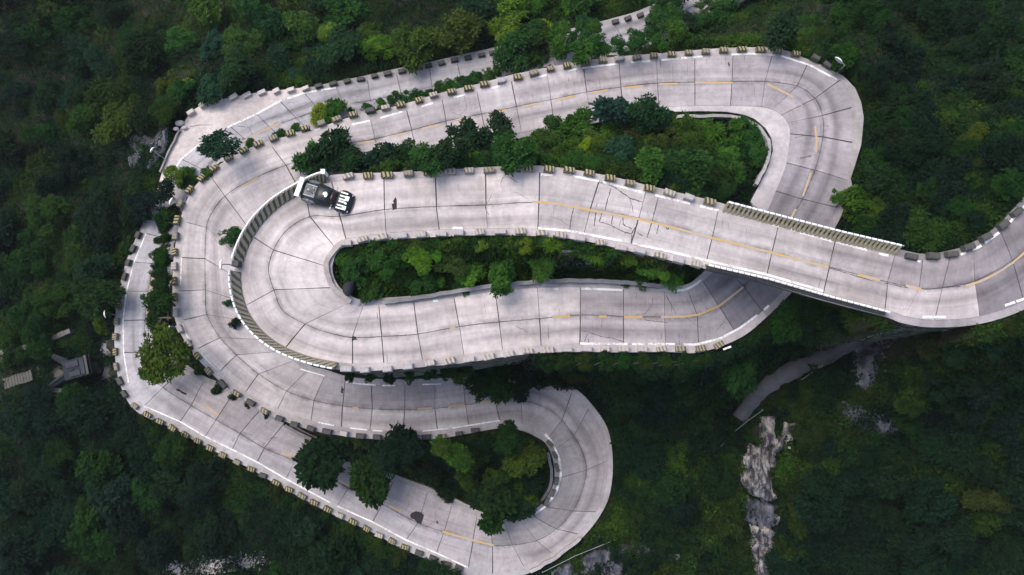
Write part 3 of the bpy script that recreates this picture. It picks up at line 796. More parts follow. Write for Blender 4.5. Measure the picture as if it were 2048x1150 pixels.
row([(696,352),(736,351),(774,350),(817,347),(857,345),(899,342),(938,341),(978,340),(1017,338),(1058,337),(1098,338),(1138,340),(1178,346),(1220,356),(1260,366),(1299,376),(1339,385),(1378,395),(1420,403)],
    4, I_HP0 + 1, 'stripe', 'on bridge road upper edge', 'the car', {0: 'faded', 5: 'faded', 6: 'faded', 16: 'faded', 17: 'grey'})
row([(693,486),(725,479),(763,474),(804,471),(843,469),(882,467),(918,465),(959,464),(1001,463),(1041,462),(1083,466),(1121,470),(1160,477),(1201,485),(1242,495),(1280,502),(1320,511),(1358,520),(1393,528)],
    4, I_HP0 + 1, 'faded', 'on bridge road lower edge', 'the hairpin', {3: 'grey', 6: 'grey', 9: 'faded', 12: 'grey', 15: 'grey', 17: 'grey'})
row([(693,738),(730,740),(775,738),(816,733),(860,726),(900,722),(938,719),(978,714),(1017,708),(1056,702),(1097,700),(1134,699),(1173,698),(1210,698),(1247,698),(1285,698),(1323,698),(1361,698),(1401,697),(1438,690)],
    I_HP1 - 1, I_UNDER, 'faded', 'on hairpin road lower edge', 'the white rail', {0: 'grey', 1: 'grey', 2: 'grey', 3: 'grey', 11: 'grey', 12: 'grey', 17: 'stripe', 18: 'stripe', 19: 'stripe'})
row([(1655,130),(1632,116),(1592,107),(1556,101),(1522,99),(1484,98),(1448,100),(1412,103),(1378,105),(1344,108),(1308,111),(1274,115),(1239,117),(1205,120),(1171,125),(1134,131),(1101,137),(1068,146),(1036,154),(1003,161),(969,168),(937,176),(903,183),(867,190),(838,200),(801,209),(771,215),(741,221),(706,229),(673,238),(643,246),(610,256),(580,266),(547,276),(516,287),(487,300),(457,316),(428,336),(403,356)],
    I_EAST, I_W, 'stripe', 'on upper straight outer edge', 'the east bend', {0: 'dark', 1: 'dark', 12: 'grey', 19: 'grey', 23: 'faded', 26: 'faded', 27: 'dark'})
row([(379,380),(361,408),(354,441),(351,472),(349,504),(348,532),(348,562),(349,594),(352,625),(360,657),(376,687),(395,712),(417,742),(445,768),(473,787),(501,805),(529,822),(559,837)],
    I_W - 3, I_WS, 'stripe', 'outside the west bend', 'its top', {5: 'faded', 8: 'grey', 9: 'grey', 10: 'faded', 13: 'dark', 15: 'dark', 17: 'dark'})
row([(589,849),(622,857),(654,863),(688,867),(721,872),(754,874),(785,875),(818,875),(852,874),(884,872),(918,867),(950,860)],
    I_WS - 1, I_SE - 4, 'dark', 'above the lower tree island', 'its left end', {3: 'faded', 9: 'stripe'})
row([(1100,887),(1110,910),(1114,935),(1113,962),(1106,986),(1093,1004)], I_SE - 3, I_SE + 3, 'dark', 'inside the bottom right bend', 'its top', {}, .9)
row([(917,1136),(893,1128),(866,1117),(838,1106),(810,1094),(784,1082),(758,1070),(733,1057),(706,1043),(680,1031),(655,1018),(628,1005),(604,992),(578,979),(552,965),(526,951),(502,938),(474,924),(445,910),(420,896),(395,882),(370,869),(345,856),(320,843),(295,829),(269,812)],
    I_BOT - 1, I_BEND + 1, 'stripe', 'on lowest diagonal road', 'its lower end', {0: 'dark', 1: 'dark', 2: 'dark', 3: 'dark', 9: 'faded', 15: 'dark', 6: 'faded'})
row([(249,788),(239,762),(232,733),(230,703),(231,673),(233,643),(237,612),(242,582),(249,553),(257,525),(266,497),(276,470)],
    I_BEND, I_LAY0, 'stripe', 'on left road', 'its lower end', {0: 'dark', 1: 'dark', 7: 'dark', 8: 'dark', 9: 'dark', 10: 'dark', 11: 'dark'})
row([(382,225),(407,209),(437,200),(467,194),(494,190),(524,185),(553,182),(582,180),(611,177)], I_LAY0, I_LAY1 + 2, 'pale', 'along edge of lay-by', 'its left corner', {}, 1.12)
row([(637,172),(666,167),(694,162),(721,158),(749,152),(775,147),(803,142),(829,136),(857,131),(883,126),(909,120),(936,115),(963,110),(986,105)],
    I_LAY1, NS - 1, 'dark', 'on upper left road', 'the lay-by', {}, 1.05)
row([(1231,43),(1256,37),(1281,30)], I_LAY1, NS - 1, 'dark', 'on road glimpsed among top trees', 'its left end', {}, 1.05)
row([(1824,513),(1867,512),(1905,508),(1937,494),(1972,474),(2007,449),(2035,424)], 0, 6, 'dark', 'inside the right hand bend', 'the bridge rail')

# ------------------------------------------------------------------ striped parapet walls with a white hand rail round the hairpin
def beads(mb, line, r, ln, gap):
    s = np.concatenate([[0], np.cumsum(np.linalg.norm(np.diff(line, axis=0), axis=1))])
    for q in np.arange(0, s[-1] - ln, ln + gap):
        mb.tube([[np.interp(w, s, line[:, c]) for c in range(3)] for w in (q, q + ln / 2, q + ln)], r, 6)
def parapet(t0, t1, label, dashed=False):
    a, b_ = int(t0 * SUB), int(t1 * SUB) + 1
    s = np.arange(a, b_)
    R0, ac = Rd[s], across[s]
    prof = [(.03, -.05), (.09, .12), (.52, .86), (.66, .86), (.70, -.4)]
    n = len(s)
    V, UV = [], []
    ln = 0
    for (o_, h) in prof:
        V.append(R0 + ac * o_ + [0, 0, h])
        UV.append(np.stack([arc[s], np.full(n, ln)], -1)); ln += .35
    V, UV = np.vstack(V), np.vstack(UV)
    i = np.arange(n - 1); F = []
    for k in range(len(prof) - 1):
        F.append(np.stack([k * n + i, k * n + i + 1, (k + 1) * n + i + 1, (k + 1) * n + i], -1)[:, ::-1])
    F = [tuple(f) for f in np.vstack(F)]
    F += [tuple(k * n for k in range(5)), tuple(k * n + n - 1 for k in range(4, -1, -1))]
    root = tag(link('parapet', mesh_from('parapet', V, F, uv=UV), M['barrier']), label, 'parapet', 'striped parapets round the hairpin')
    rail = MB(); line = np.array([R0[k] + ac[k] * .62 + [0, 0, 1.12] for k in range(n)])
    if dashed: beads(rail, line, .085, .42, .13); rail2 = MB(); rail2.tube(line[::2], .05, 5); rail2.build('rail_core', M['block_grey'], root)
    else: rail.tube(list(line[::2]) + [line[-1]], .08, 6)
    rail.build('hand_rail', M['white_metal'], root)
    for k in range(0, n, 7):
        mb = MB(); c = R0[k] + ac[k] * .6
        mb.box((c[0], c[1], c[2] + .96), (.1, .1, .26)); mb.build('rail_post', M['white_metal'], root)
    return root
parapet(I_HP0 + .15, I_HP0 + 3.75, 'striped parapet wall with white rail around upper half of the hairpin beside car')
parapet(I_HP0 + 4.0, I_HP1 - .35, 'striped parapet wall with dashed white rail around lower half of hairpin', True)
# white end post of the upper rail
k = int((I_HP0 + .15) * SUB)
mb = MB(); c = Rd[k] + across[k] * .62
mb.box((c[0], c[1], c[2] + .55), (.26, .3, 1.25)); mb.box((c[0], c[1], c[2] + 1.2), (.36, .4, .08))
tag(mb.build('end_post', M['white_metal']), 'white end post where the striped parapet rail stops near car', 'post')
# grey cabinet in the gap between the two parapets
k = int((I_HP0 + 3.88) * SUB); c = Rd[k] + across[k] * .35
t = Cd[k + 2] - Cd[k - 2]; ang = math.atan2(t[1], t[0])
mb = MB(); mb.box((c[0], c[1], c[2] + .4), (.42, .45, .9), ang); mb.box((c[0], c[1], c[2] + .88), (.48, .52, .07), ang)
tag(mb.build('marker_stone', M['block_dark']), 'dark stone pillar filling gap between the two striped parapets', 'pillar')

# bridge railings with separate balusters
def bridge_rail(pts, lo, hi, out, label, wide, solid):
    pts = np.array(pts, float)
    s = np.concatenate([[0], np.cumsum(np.linalg.norm(np.diff(pts, axis=0), axis=1))])
    root = tag(link('bridge_railing', None), label, 'railing', 'railings of the bridge')
    q = np.arange(0, s[-1], 4.5)
    base = []
    for w in q:
        u, v = np.interp(w, s, pts[:, 0]), np.interp(w, s, pts[:, 1])
        base.append(on_road(u, v, lo, hi)[0])
    base = np.array(base)
    t = np.gradient(base, axis=0); nrm = np.stack([-t[:, 1], t[:, 0], 0 * t[:, 0]], -1); nrm /= np.linalg.norm(nrm, axis=1)[:, None]
    nrm *= out
    rail = MB(); beads(rail, base + nrm * wide + [0, 0, 1.1], .09, .40, .09); core = MB(); core.tube(base + nrm * wide + [0, 0, 1.1], .05, 5); core.build('rail_core', M['block_grey'], root); rail.build('hand_rail', M['white_metal'], root)
    V, F = ribbon(base + nrm * (wide - .1) + [0, 0, -.1], base + nrm * (wide + .12) + [0, 0, -.1], 0, 0)
    up = [0, 0, .3]
    n = len(base); A, B = base + nrm * (wide - .12), base + nrm * (wide + .14)
    V = np.vstack([A - [0, 0, .1], A + up, B + up, B - [0, 0, .5]]); i = np.arange(n - 1)
    F = np.vstack([np.stack([k * n + i, k * n + i + 1, (k + 1) * n + i + 1, (k + 1) * n + i], -1) for k in range(3)])
    link('plinth', mesh_from('plinth', V, F), M['block_dark'], root)
    me = None
    for k in range(0, n, 2):
        c = base[k] + nrm[k] * wide
        ang = math.atan2(t[k][1], t[k][0])
        if me is None:
            mb = MB()
            # leaning baluster: foot towards the road, head under the rail
            dz = 1.02
            V = []
            for (y, z, hw) in ((-(wide - .08), .02, .085), (-.02, dz, .085)):
                for x_, y_ in ((-hw, -.06), (hw, -.06), (hw, .06), (-hw, .06)): V.append((x_, y + y_, z))
            mb.add(V, [(3, 2, 1, 0), (4, 5, 6, 7), (0, 1, 5, 4), (1, 2, 6, 5), (2, 3, 7, 6), (3, 0, 4, 7)])
            me = mb.mesh('baluster'); me.materials.append(M['baluster'])
        ydir = math.atan2(nrm[k][1], nrm[k][0]) - math.pi / 2
        link('baluster', me, None, root, loc=c, rotz=ydir)
M['baluster'] = simple('baluster_paint', (.36, .31, .19), .85, .35, 4)
bridge_rail([(1446,425),(1556,454),(1671,484),(1795,513)], 4, I_BRIDGE_END + 2, 1, 'white topped railing with yellowish balusters on upper side of the bridge', .62, True)
bridge_rail([(1412,528),(1533,556),(1647,589),(1772,622)], 4, I_BRIDGE_END + 2, -1, 'white topped railing on lower side of the bridge with dark base', .3, False)

# ------------------------------------------------------------------ the racing car
def car():
    p, i = on_road(655, 396, I_HP0 - 3, I_HP0 + 3)
    a = P(608, 380, zd[i] + .5); b_ = P(700, 408, zd[i] + .5)
    ang = math.atan2(b_[1] - a[1], b_[0] - a[0])
    root = link('race_car', None, loc=(p[0], p[1], zd[i]), rotz=ang)
    tag(root, 'black racing car with white rear wing and white striped nose leaving the hairpin', 'race car')
    def loft(name, secs, mat, smooth=True, parent=root):
        """secs: (x, half width at sill, half width at shoulder, half width on top, z low, z shoulder, z top)"""
        V, F = [], []
        for x, w0, w1, w2, z0, z1, z2 in secs:
            V += [(x, -w0, z0), (x, -w1, (z0 + z1) / 2), (x, -w1 * .97, z1), (x, -w2, z2), (x, 0, z2 + .03), (x, w2, z2), (x, w1 * .97, z1), (x, w1, (z0 + z1) / 2), (x, w0, z0)]
        n = 9
        for k in range(len(secs) - 1):
            for j in range(n - 1): F.append((k * n + j, k * n + j + 1, (k + 1) * n + j + 1, (k + 1) * n + j))
            F.append((k * n + n - 1, k * n, (k + 1) * n, (k + 1) * n + n - 1))
        F.append(tuple(range(n - 1, -1, -1))); F.append(tuple((len(secs) - 1) * n + j for j in range(n)))
        F = [f[::-1] for f in F]
        return link(name, mesh_from(name, np.array(V), F, smooth=smooth), mat, parent)
    body = loft('body', [(-2.05, .55, .70, .50, .18, .55, .66), (-1.8, .72, .88, .60, .14, .62, .76), (-1.2, .82, .97, .62, .12, .66, .84), (-.6, .84, .95, .60, .12, .60, .86),
                  (.1, .80, .86, .55, .12, .55, .80), (.7, .72, .76, .50, .12, .50, .68), (1.0, .66, .70, .50, .12, .48, .60), (1.25, .74, .82, .60, .12, .50, .60),
                  (1.7, .84, .92, .66, .10, .48, .57), (2.05, .80, .88, .60, .10, .38, .46), (2.25, .60, .70, .45, .12, .26, .32)], M['car_black'])
    # front fenders over the wheels and side pods
    for s in (-1, 1):
        mb = MB()
        V = []
        for x, w, z in ((1.02, .12, .50), (1.2, .17, .66), (1.55, .19, .72), (1.9, .17, .62), (2.18, .12, .40)):
            for k in range(7):
                t = math.pi * k / 6
                V.append((x, s * .74 + w * math.cos(t), z - .16 + .16 * math.sin(t)))
        F = [(k * 7 + j, k * 7 + j + 1, (k + 1) * 7 + j + 1, (k + 1) * 7 + j) for k in range(4) for j in range(6)]
        mb.add(V, [f[::-1] for f in F]); mb.build('front_fender', M['car_black'], root, True)
        mb = MB(); V = []
        for x, w, z in ((-1.9, .10, .60), (-1.6, .17, .78), (-1.2, .19, .84), (-.8, .17, .74), (-.45, .10, .58)):
            for k in range(7):
                t = math.pi * k / 6
                V.append((x, s * .82 + w * math.cos(t), z - .18 + .18 * math.sin(t)))
        mb.add(V, [f[::-1] for f in F]); mb.build('rear_fender', M['car_camo'], root, True)
    # cabin roof, windscreen, number emblem
    loft('roof', [(-.78, .52, .60, .42, .80, .92, 1.00), (-.4, .58, .62, .46, .80, .98, 1.06), (.15, .56, .60, .46, .78, .98, 1.07), (.5, .54, .56, .44, .74, .92, 1.00)], M['car_black'])
    loft('windscreen', [(.5, .50, .54, .43, .70, .90, .985), (.75, .48, .52, .42, .64, .78, .86), (.98, .46, .48, .40, .58, .64, .70)], M['car_glass'])
    em = [(.30,.10),(.34,.02),(.33,-.10),(.28,-.17),(.24,-.22),(.14,-.20),(.10,-.15),(.12,-.09),(.04,-.08),(-.06,-.05),(-.08,.06),(-.03,.16),(.07,.23),(.18,.24),(.26,.19)]
    mb = MB(); mb.prism([(x - .05, y) for x, y in em], 1.098, 1.112); mb.build('white_emblem', M['car_white'], root)
    mb = MB(); mb.prism([(.04 + .035 * math.cos(t), .0 + .035 * math.sin(t)) for t in np.linspace(0, 5.5, 8)], 1.113, 1.118); mb.build('emblem_dot', M['black'], root)
    # engine cover with its pale frame and intake
    mb = MB()
    for y in (-.47, .47): mb.box((-1.22, y, .90), (1.05, .07, .06))
    mb.box((-.72, 0, .93), (.07, .98, .06)); mb.box((-1.74, 0, .86), (.06, .9, .05)); mb.box((-.95, .0, .92), (.05, .8, .05), .35)
    mb.build('engine_cover_frame', M['car_grey'], root)
    mb = MB(); mb.box((-1.3, 0, .90), (.62, .30, .12), 0, .7); mb.box((-1.05, .0, .92), (.2, .42, .1), 0, .8); mb.build('air_intake', M['black'], root)
    mb = MB(); mb.box((-1.45, .02, .97), (.2, .14, .03)); mb.build('intake_vent', M['car_grey'], root)
    mb = MB(); mb.box((-1.28, 0, .875), (1.0, .88, .03)); mb.build('engine_cover', M['car_camo'], root)
    # rear wing
    mb = MB(); V = []
    for y in (-.80, .80):
        for x, z in ((-2.36, 1.16), (-2.2, 1.19), (-1.98, 1.16), (-1.96, 1.13), (-2.2, 1.135), (-2.36, 1.13)): V.append((x, y, z))
    mb.add(V, [(5, 4, 3, 2, 1, 0), (6, 7, 8, 9, 10, 11)] + [(k, (k + 1) % 6, 6 + (k + 1) % 6, 6 + k) for k in range(6)])
    wing = mb.build('rear_wing', M['car_white'], root)
    for s in (-1, 1):
        mb = MB(); mb.box((-2.16, s * .815, 1.08), (.46, .025, .26)); mb.build('end_plate', M['car_white'], wing)
        mb = MB(); mb.box((-2.08, s * .32, .9), (.14, .04, .5), 0, 1, .15); mb.build('wing_strut', M['black'], wing)
    # white bars painted over the nose: two comb shapes
    mb = MB()
    def bar(x0, x1, y0, y1, z): mb.box(((x0 + x1) / 2, (y0 + y1) / 2, z), (x1 - x0, y1 - y0, .02))
    for y in (-.68, -.42, .12, .40, .68): bar(1.16, 1.80, y - .055, y + .055, .735 if abs(y) > .6 else .655)
    bar(1.2, 1.8, -.14, -.02, .655)
    mb.build('nose_stripe', M['car_white'], root)
    mb = MB(); bar(1.66, 1.98, -.72, -.36, .665); bar(1.66, 1.98, .10, .50, .665); bar(1.72, 1.92, -.2, -.06, .66)
    mb.build('nose_panel', M['car_white'], root)
    mb = MB(); mb.prism([(1.95, -.84), (2.2, -.80), (2.33, -.6), (2.39, -.25), (2.39, .25), (2.33, .6), (2.2, .80), (1.95, .84)], .14, .18); mb.build('front_splitter', M['black'], root)
    for s in (-1, 1):
        mb = MB(); mb.box((2.12, s * .74, .43), (.1, .16, .05)); mb.build('headlight', M['car_grey'], root)
        mb = MB(); mb.tube([(.75, s * .6, .72), (.78, s * .86, .78)], .025); mb.box((.78, s * .92, .80), (.12, .18, .12)); mb.build('mirror', M['car_grey'], root)
    for x, w in ((1.52, .27), (-1.22, .32)):
        for s in (-1, 1):
            h = MB(); hub = link('wheel', None, None, root, loc=(x, s * .80, .33))
            mb = MB(); mb.tube([(0, -w / 2, 0), (0, w / 2, 0)], .33, 18); mb.build('tyre', M['tyre'], hub)
            mb = MB(); mb.tube([(0, s * w / 2 - .02 * s, 0), (0, s * (w / 2 + .015), 0)], .21, 12); mb.build('rim', M['car_grey'], hub)
M['car_black'] = simple('car_black', (.016, .022, .024), .28, .15, 2)
M['car_white'] = simple('car_white', (.85, .85, .86), .3, .03)
M['car_grey'] = simple('car_grey', (.36, .37, .39), .45, .25)
M['car_glass'] = simple('car_glass', (.022, .014, .013), .08, .2)
M['car_camo'] = simple('car_camo', (.11, .12, .135), .45, .95, 5)
car()

# ------------------------------------------------------------------ traffic mirrors on posts
def mirror(u, v, base, lo, hi, ru, rv, face, label, mh=2.3):
    """white backed convex mirror seen from above; face = direction of the mirror normal"""
    bp = on_road(base[0], base[1], lo, hi)[0]
    i = near(base[0], base[1], lo, hi)
    bp = np.array([*bp[:2], min(bp[2], ground(bp[0], bp[1]) + 3)])
    c = P(u, v, zd[i] + mh)
    d = np.hypot(c[0] - bp[0], c[1] - bp[1])
    root = tag(link('traffic_mirror', None, loc=bp), label, 'traffic mirror', 'convex traffic mirrors beside the bends')
    rel = c - bp
    g = ground(bp[0], bp[1]) - bp[2]
    mb = MB(); mb.tube([(0, 0, min(-.5, g)), (0, 0, rel[2] * .8), (rel[0] * .6, rel[1] * .6, rel[2] * .95), tuple(rel)], .045, 6); mb.build('post', M['grey_metal'], root)
    f = Vector((math.cos(face), math.sin(face), -.35)).normalized()
    x = f.cross(Vector((0, 0, 1))).normalized(); y = x.cross(f)
    V, F = [], []
    R = ru
    rings = [(R, .0), (R * 1.0, -.05), (R * .7, -.14), (R * .3, -.19)]
    n = 16
    for r, d_ in rings:
        for k in range(n):
            w = 2 * math.pi * k / n
            q = x * math.cos(w) * r + y * math.sin(w) * r + f * d_
            V.append((rel[0] + q.x, rel[1] + q.y, rel[2] + q.z))
    for a in range(3):
        for k in range(n): F.append((a * n + k, a * n + (k + 1) % n, (a + 1) * n + (k + 1) % n, (a + 1) * n + k))
    F.append(tuple(3 * n + k for k in range(n)))
    link('dish', mesh_from('dish', np.array(V), F, smooth=True), M['white_metal'], root)
    V2 = [V[k] for k in range(n)]
    link('mirror_glass', mesh_from('mirror_glass', np.array(V2) + np.array(f) * .004, [tuple(range(n - 1, -1, -1))]), M['car_grey'], root)
mirror(1677, 121, (1672, 148), I_EAST - 1, I_EAST + 4, .46, .3, math.radians(225), 'round white backed traffic mirror in dark trees outside the east bend')
mirror(305, 300, (330, 318), I_LAY0, I_LAY1, .40, .3, math.radians(-30), 'small tilted traffic mirror against dark rocks left of the lay-by', 2.0)
mirror(343, 403, (356, 408), I_W - 4, I_W, .42, .3, math.radians(-20), 'traffic mirror among shrubs outside top of the west bend')
mirror(443, 530, (462, 530), I_HP0, I_HP1, .46, .3, math.radians(0), 'traffic mirror on arm projecting from middle of the hairpin parapet', 1.6)
mirror(340, 660, (355, 655), I_W, I_W + 6, .42, .3, math.radians(5), 'traffic mirror standing above the golden green tree at west bend')
mirror(211, 628, (232, 630), I_BEND, I_LAY0, .46, .3, math.radians(10), 'leftmost traffic mirror outside the left road by dark forest')

# ------------------------------------------------------------------ foliage
def leaves(rng, C, Nn, per, L, Wd, el=(-.35, .75), spread=.6):
    """sprays of diamond leaves: C (n,3) spray centres, Nn (n,3) outward directions"""
    n = len(C)
    C = np.repeat(C, per, 0); Nn = np.repeat(Nn, per, 0)
    m = n * per
    ref = rng.normal(size=(m, 3))
    T = np.cross(Nn, ref); T /= np.linalg.norm(T, axis=1)[:, None] + 1e-9
    e = rng.uniform(*el, m)[:, None]
    D = T * np.cos(e) + Nn * np.sin(e)
    S = np.cross(D, Nn + rng.normal(0, .35, (m, 3))); S /= np.linalg.norm(S, axis=1)[:, None] + 1e-9
    l = (L * rng.uniform(.6, 1.25, m))[:, None]; w = l * Wd
    B = C + D * l * rng.uniform(0, spread, (m, 1))
    up = np.array([0, 0, 1.0])
    V = np.stack([B, B + D * l * .45 + S * w, B + D * l - up * l * .15, B + D * l * .45 - S * w], 1).reshape(-1, 3)
    F = np.arange(m * 4).reshape(m, 4)
    return V, F
def set_tint(me, t):
    a = me.attributes.new('tint', 'FLOAT', 'FACE'); a.data.foreach_set('value', np.asarray(t, np.float32))
def crown_mesh(seed, lobes, sprays, per, L, Wd, flat=.8, lobe_r=(.32, .5), reach=.62, shell=(.72, 1.05)):
    rng = np.random.default_rng(seed)
    lc = rng.normal(size=(lobes, 3)); lc /= np.linalg.norm(lc, axis=1)[:, None]
    lc *= (rng.uniform(.25, 1, (lobes, 1)) ** .6) * reach; lc[:, 2] *= flat; lc[0] = 0
    lr = rng.uniform(*lobe_r, lobes)
    k = rng.choice(lobes, sprays, p=lr ** 2 / (lr ** 2).sum())
    d = rng.normal(size=(sprays, 3)); d[:, 2] = d[:, 2] * .9 + .25; d /= np.linalg.norm(d, axis=1)[:, None]
    c = lc[k] + d * (lr[k] * rng.uniform(*shell, sprays))[:, None] * [1, 1, flat]
    nrm = d * .6 + np.array([0, 0, .6]) + rng.normal(0, .3, (sprays, 3)); nrm /= np.linalg.norm(nrm, axis=1)[:, None]
    V, F = leaves(rng, c, nrm, per, L, Wd)
    me = mesh_from('crown', V, F)
    lobt = rng.uniform(.25, .7, lobes)
    t = np.repeat(np.clip(lobt[k] + rng.normal(0, .13, sprays), 0, 1), per) + rng.normal(0, .08, sprays * per)
    set_tint(me, np.clip(t, .05, 1)); me.materials.append(M['leaf'])
    return me
CR = {
 'round': [crown_mesh(s, 15, 430, 8, .17, .27, .62, (.2, .38), .8) for s in (1, 2, 3, 31)],
 'open': [crown_mesh(s, 18, 380, 7, .19, .24, .5, (.16, .3), .9) for s in (4, 5, 6)],
 'dense': [crown_mesh(s, 14, 620, 8, .12, .3, .75, (.24, .42), .72) for s in (7, 8, 9, 32)],
 'broad': [crown_mesh(s, 16, 300, 7, .26, .33, .5, (.18, .34), .82) for s in (10, 11, 33)],
 'fine': [crown_mesh(s, 24, 640, 9, .10, .28, .6, (.14, .32), .88) for s in (12, 13, 14, 34)],
}
def tuft_mesh(seed, n=420):
    rng = np.random.default_rng(seed)
    a = rng.uniform(0, 2 * math.pi, 9)[rng.integers(0, 9, n)] + rng.normal(0, .35, n); r = rng.uniform(.35, 1.05, n); h = rng.uniform(.25, .75, n)
    b = np.stack([np.cos(a) * .08 + rng.normal(0, .16, n), np.sin(a) * .08 + rng.normal(0, .16, n), 0 * a], -1)
    d = np.stack([np.cos(a), np.sin(a), 0 * a], -1); s = np.stack([-np.sin(a), np.cos(a), 0 * a], -1) * .014
    m1 = b + d * (r * .5)[:, None] + np.stack([0 * a, 0 * a, h], -1); tip = b + d * r[:, None] + np.stack([0 * a, 0 * a, h * .6], -1)
    V = np.stack([b - s * .6, b + s * .6, m1 + s, m1 - s, m1 - s, m1 + s, tip + s * .2, tip - s * .2], 1).reshape(-1, 3)
    me = mesh_from('crown', V, np.arange(n * 8).reshape(-1, 4)); set_tint(me, np.repeat(rng.uniform(.2, .9, n), 2)); me.materials.append(M['leaf'])
    return me
CR['tuft'] = [tuft_mesh(20), tuft_mesh(21)]
TRUNK = MB(); TRUNK.tube([(0, 0, -1.0), (.04, .02, .1), (.0, .05, .5), (.05, 0, 1.0)], [.09, .07, .05, .03], 6); TRUNK_ME = TRUNK.mesh('trunk'); TRUNK_ME.materials.append(M['bark'])
LC = dict(dark=(.009, .024, .011), deep=(.007, .020, .013), green=(.013, .040, .010), mid=(.022, .052, .010), bright=(.042, .095, .013), yellow=(.095, .135, .013), olive=(.025, .040, .009),
          blue=(.011, .030, .022), red=(.032, .026, .011), gold=(.048, .078, .011))
LC = {k: (c[0] * .95, c[1] * 1.12, c[2]) for k, c in LC.items()}
CN = dict(dark='dark green', deep='blackish green', green='deep green', mid='leafy green', bright='bright green', yellow='yellow', olive='olive brown', blue='bluish green', red='reddish brown', gold='yellowish green')
# sight lines to the road, used to keep crowns clear of it
RP = []
for X, Y in ((LO, RO),):
    ul, vl = proj(X); ur, vr = proj(Y)
    for f in np.linspace(.08, .92, 7): RP.append(np.stack([ul + (ur - ul) * f, vl + (vr - vl) * f, np.hypot(ur - ul, vr - vl) / 12], -1))
RP = np.vstack(RP)
EXTRA = np.array([[175, 735, 34], [218, 695, 30], [215, 745, 32], [30, 757, 26], [120, 745, 26]] + [[u, v, 20] for u, v in PATH[1:]] +
                 [[1515, 860, 35], [1505, 900, 32], [1515, 950, 34], [1520, 1000, 32], [1525, 1050, 30], [1520, 1095, 30], [1740, 700, 40], [1730, 735, 38], [1725, 765, 30], [1770, 685, 25], [1450, 1130, 5], [1800, 680, 25], [1700, 830, 26], [1760, 850, 24],
                  [1200, 1105, 40], [1130, 1145, 36], [430, 1135, 28], [360, 1135, 22], [500, 1125, 22], [305, 285, 22]], float)
ALLP = np.vstack([RP, EXTRA])
def clear(u, v): return float(np.min(np.hypot(ALLP[:, 0] - u, ALLP[:, 1] - v) - ALLP[:, 2]))
n_tree = 0
def plant(u, v, rpx, shape, colr, label, cat='tree', group=None, base=None, h=None, squash=1.0):
    """a tree or shrub whose crown is sighted at (u, v)"""
    global n_tree
    n_tree += 1
    z0 = hit(u, v)[2]
    r = rpx / (FPX / (CAM[2] - z0)) * 1.0
    hh = h if h is not None else r * (1.05 if cat == 'tree' else .6)
    c = hit(u, v, hh)
    r = rpx * (CAM[2] - c[2]) / FPX
    if base: b_ = hit(*base)
    else: b_ = np.array([c[0], c[1], float(ground(c[0], c[1]))])
    name = 'weed' if cat == 'weed clump' else 'tree' if cat == 'tree' else ('grass_tuft' if shape == 'tuft' else 'shrub')
    root = tag(link(name, None, loc=b_), label, cat if shape != 'tuft' else 'grass tuft', group)
    rel = c - b_
    k = random.uniform(.8, 1.25)
    cr = link('crown', random.choice(CR[shape]), None, root, loc=rel - ([0, 0, r * .3] if shape == 'tuft' else [0, 0, 0]), rotz=random.uniform(0, 6.28), scale=(r * 1.12 * k, r * 1.12 / k, r * .95 * squash), color=[x * random.uniform(.88, 1.2) * (1.5 if 340 < u < 1640 and v < 620 else .78) for x in LC[colr]])  # crown colour brighter in the middle, corner falloff painted in outside
    if base:
        mb = MB(); m1 = rel * .35 + np.array([0, 0, abs(rel[2]) * .15]); mb.tube([(0, 0, -.6), tuple(m1), tuple(rel)], [.14, .1, .05], 6)
        for q in range(4):
            a = random.uniform(0, 6.28); mb.tube([tuple(m1 + (rel - m1) * .5), tuple(rel + np.array([math.cos(a), math.sin(a), .1]) * r * .6)], [.05, .015], 5)
        mb.build('trunk', M['bark'], root)
    elif shape != 'tuft':
        link('trunk', TRUNK_ME, None, root, scale=(max(.5, r), max(.5, r), max(.3, rel[2])))
    PLACED.append((u, v, rpx))
PLACED = []
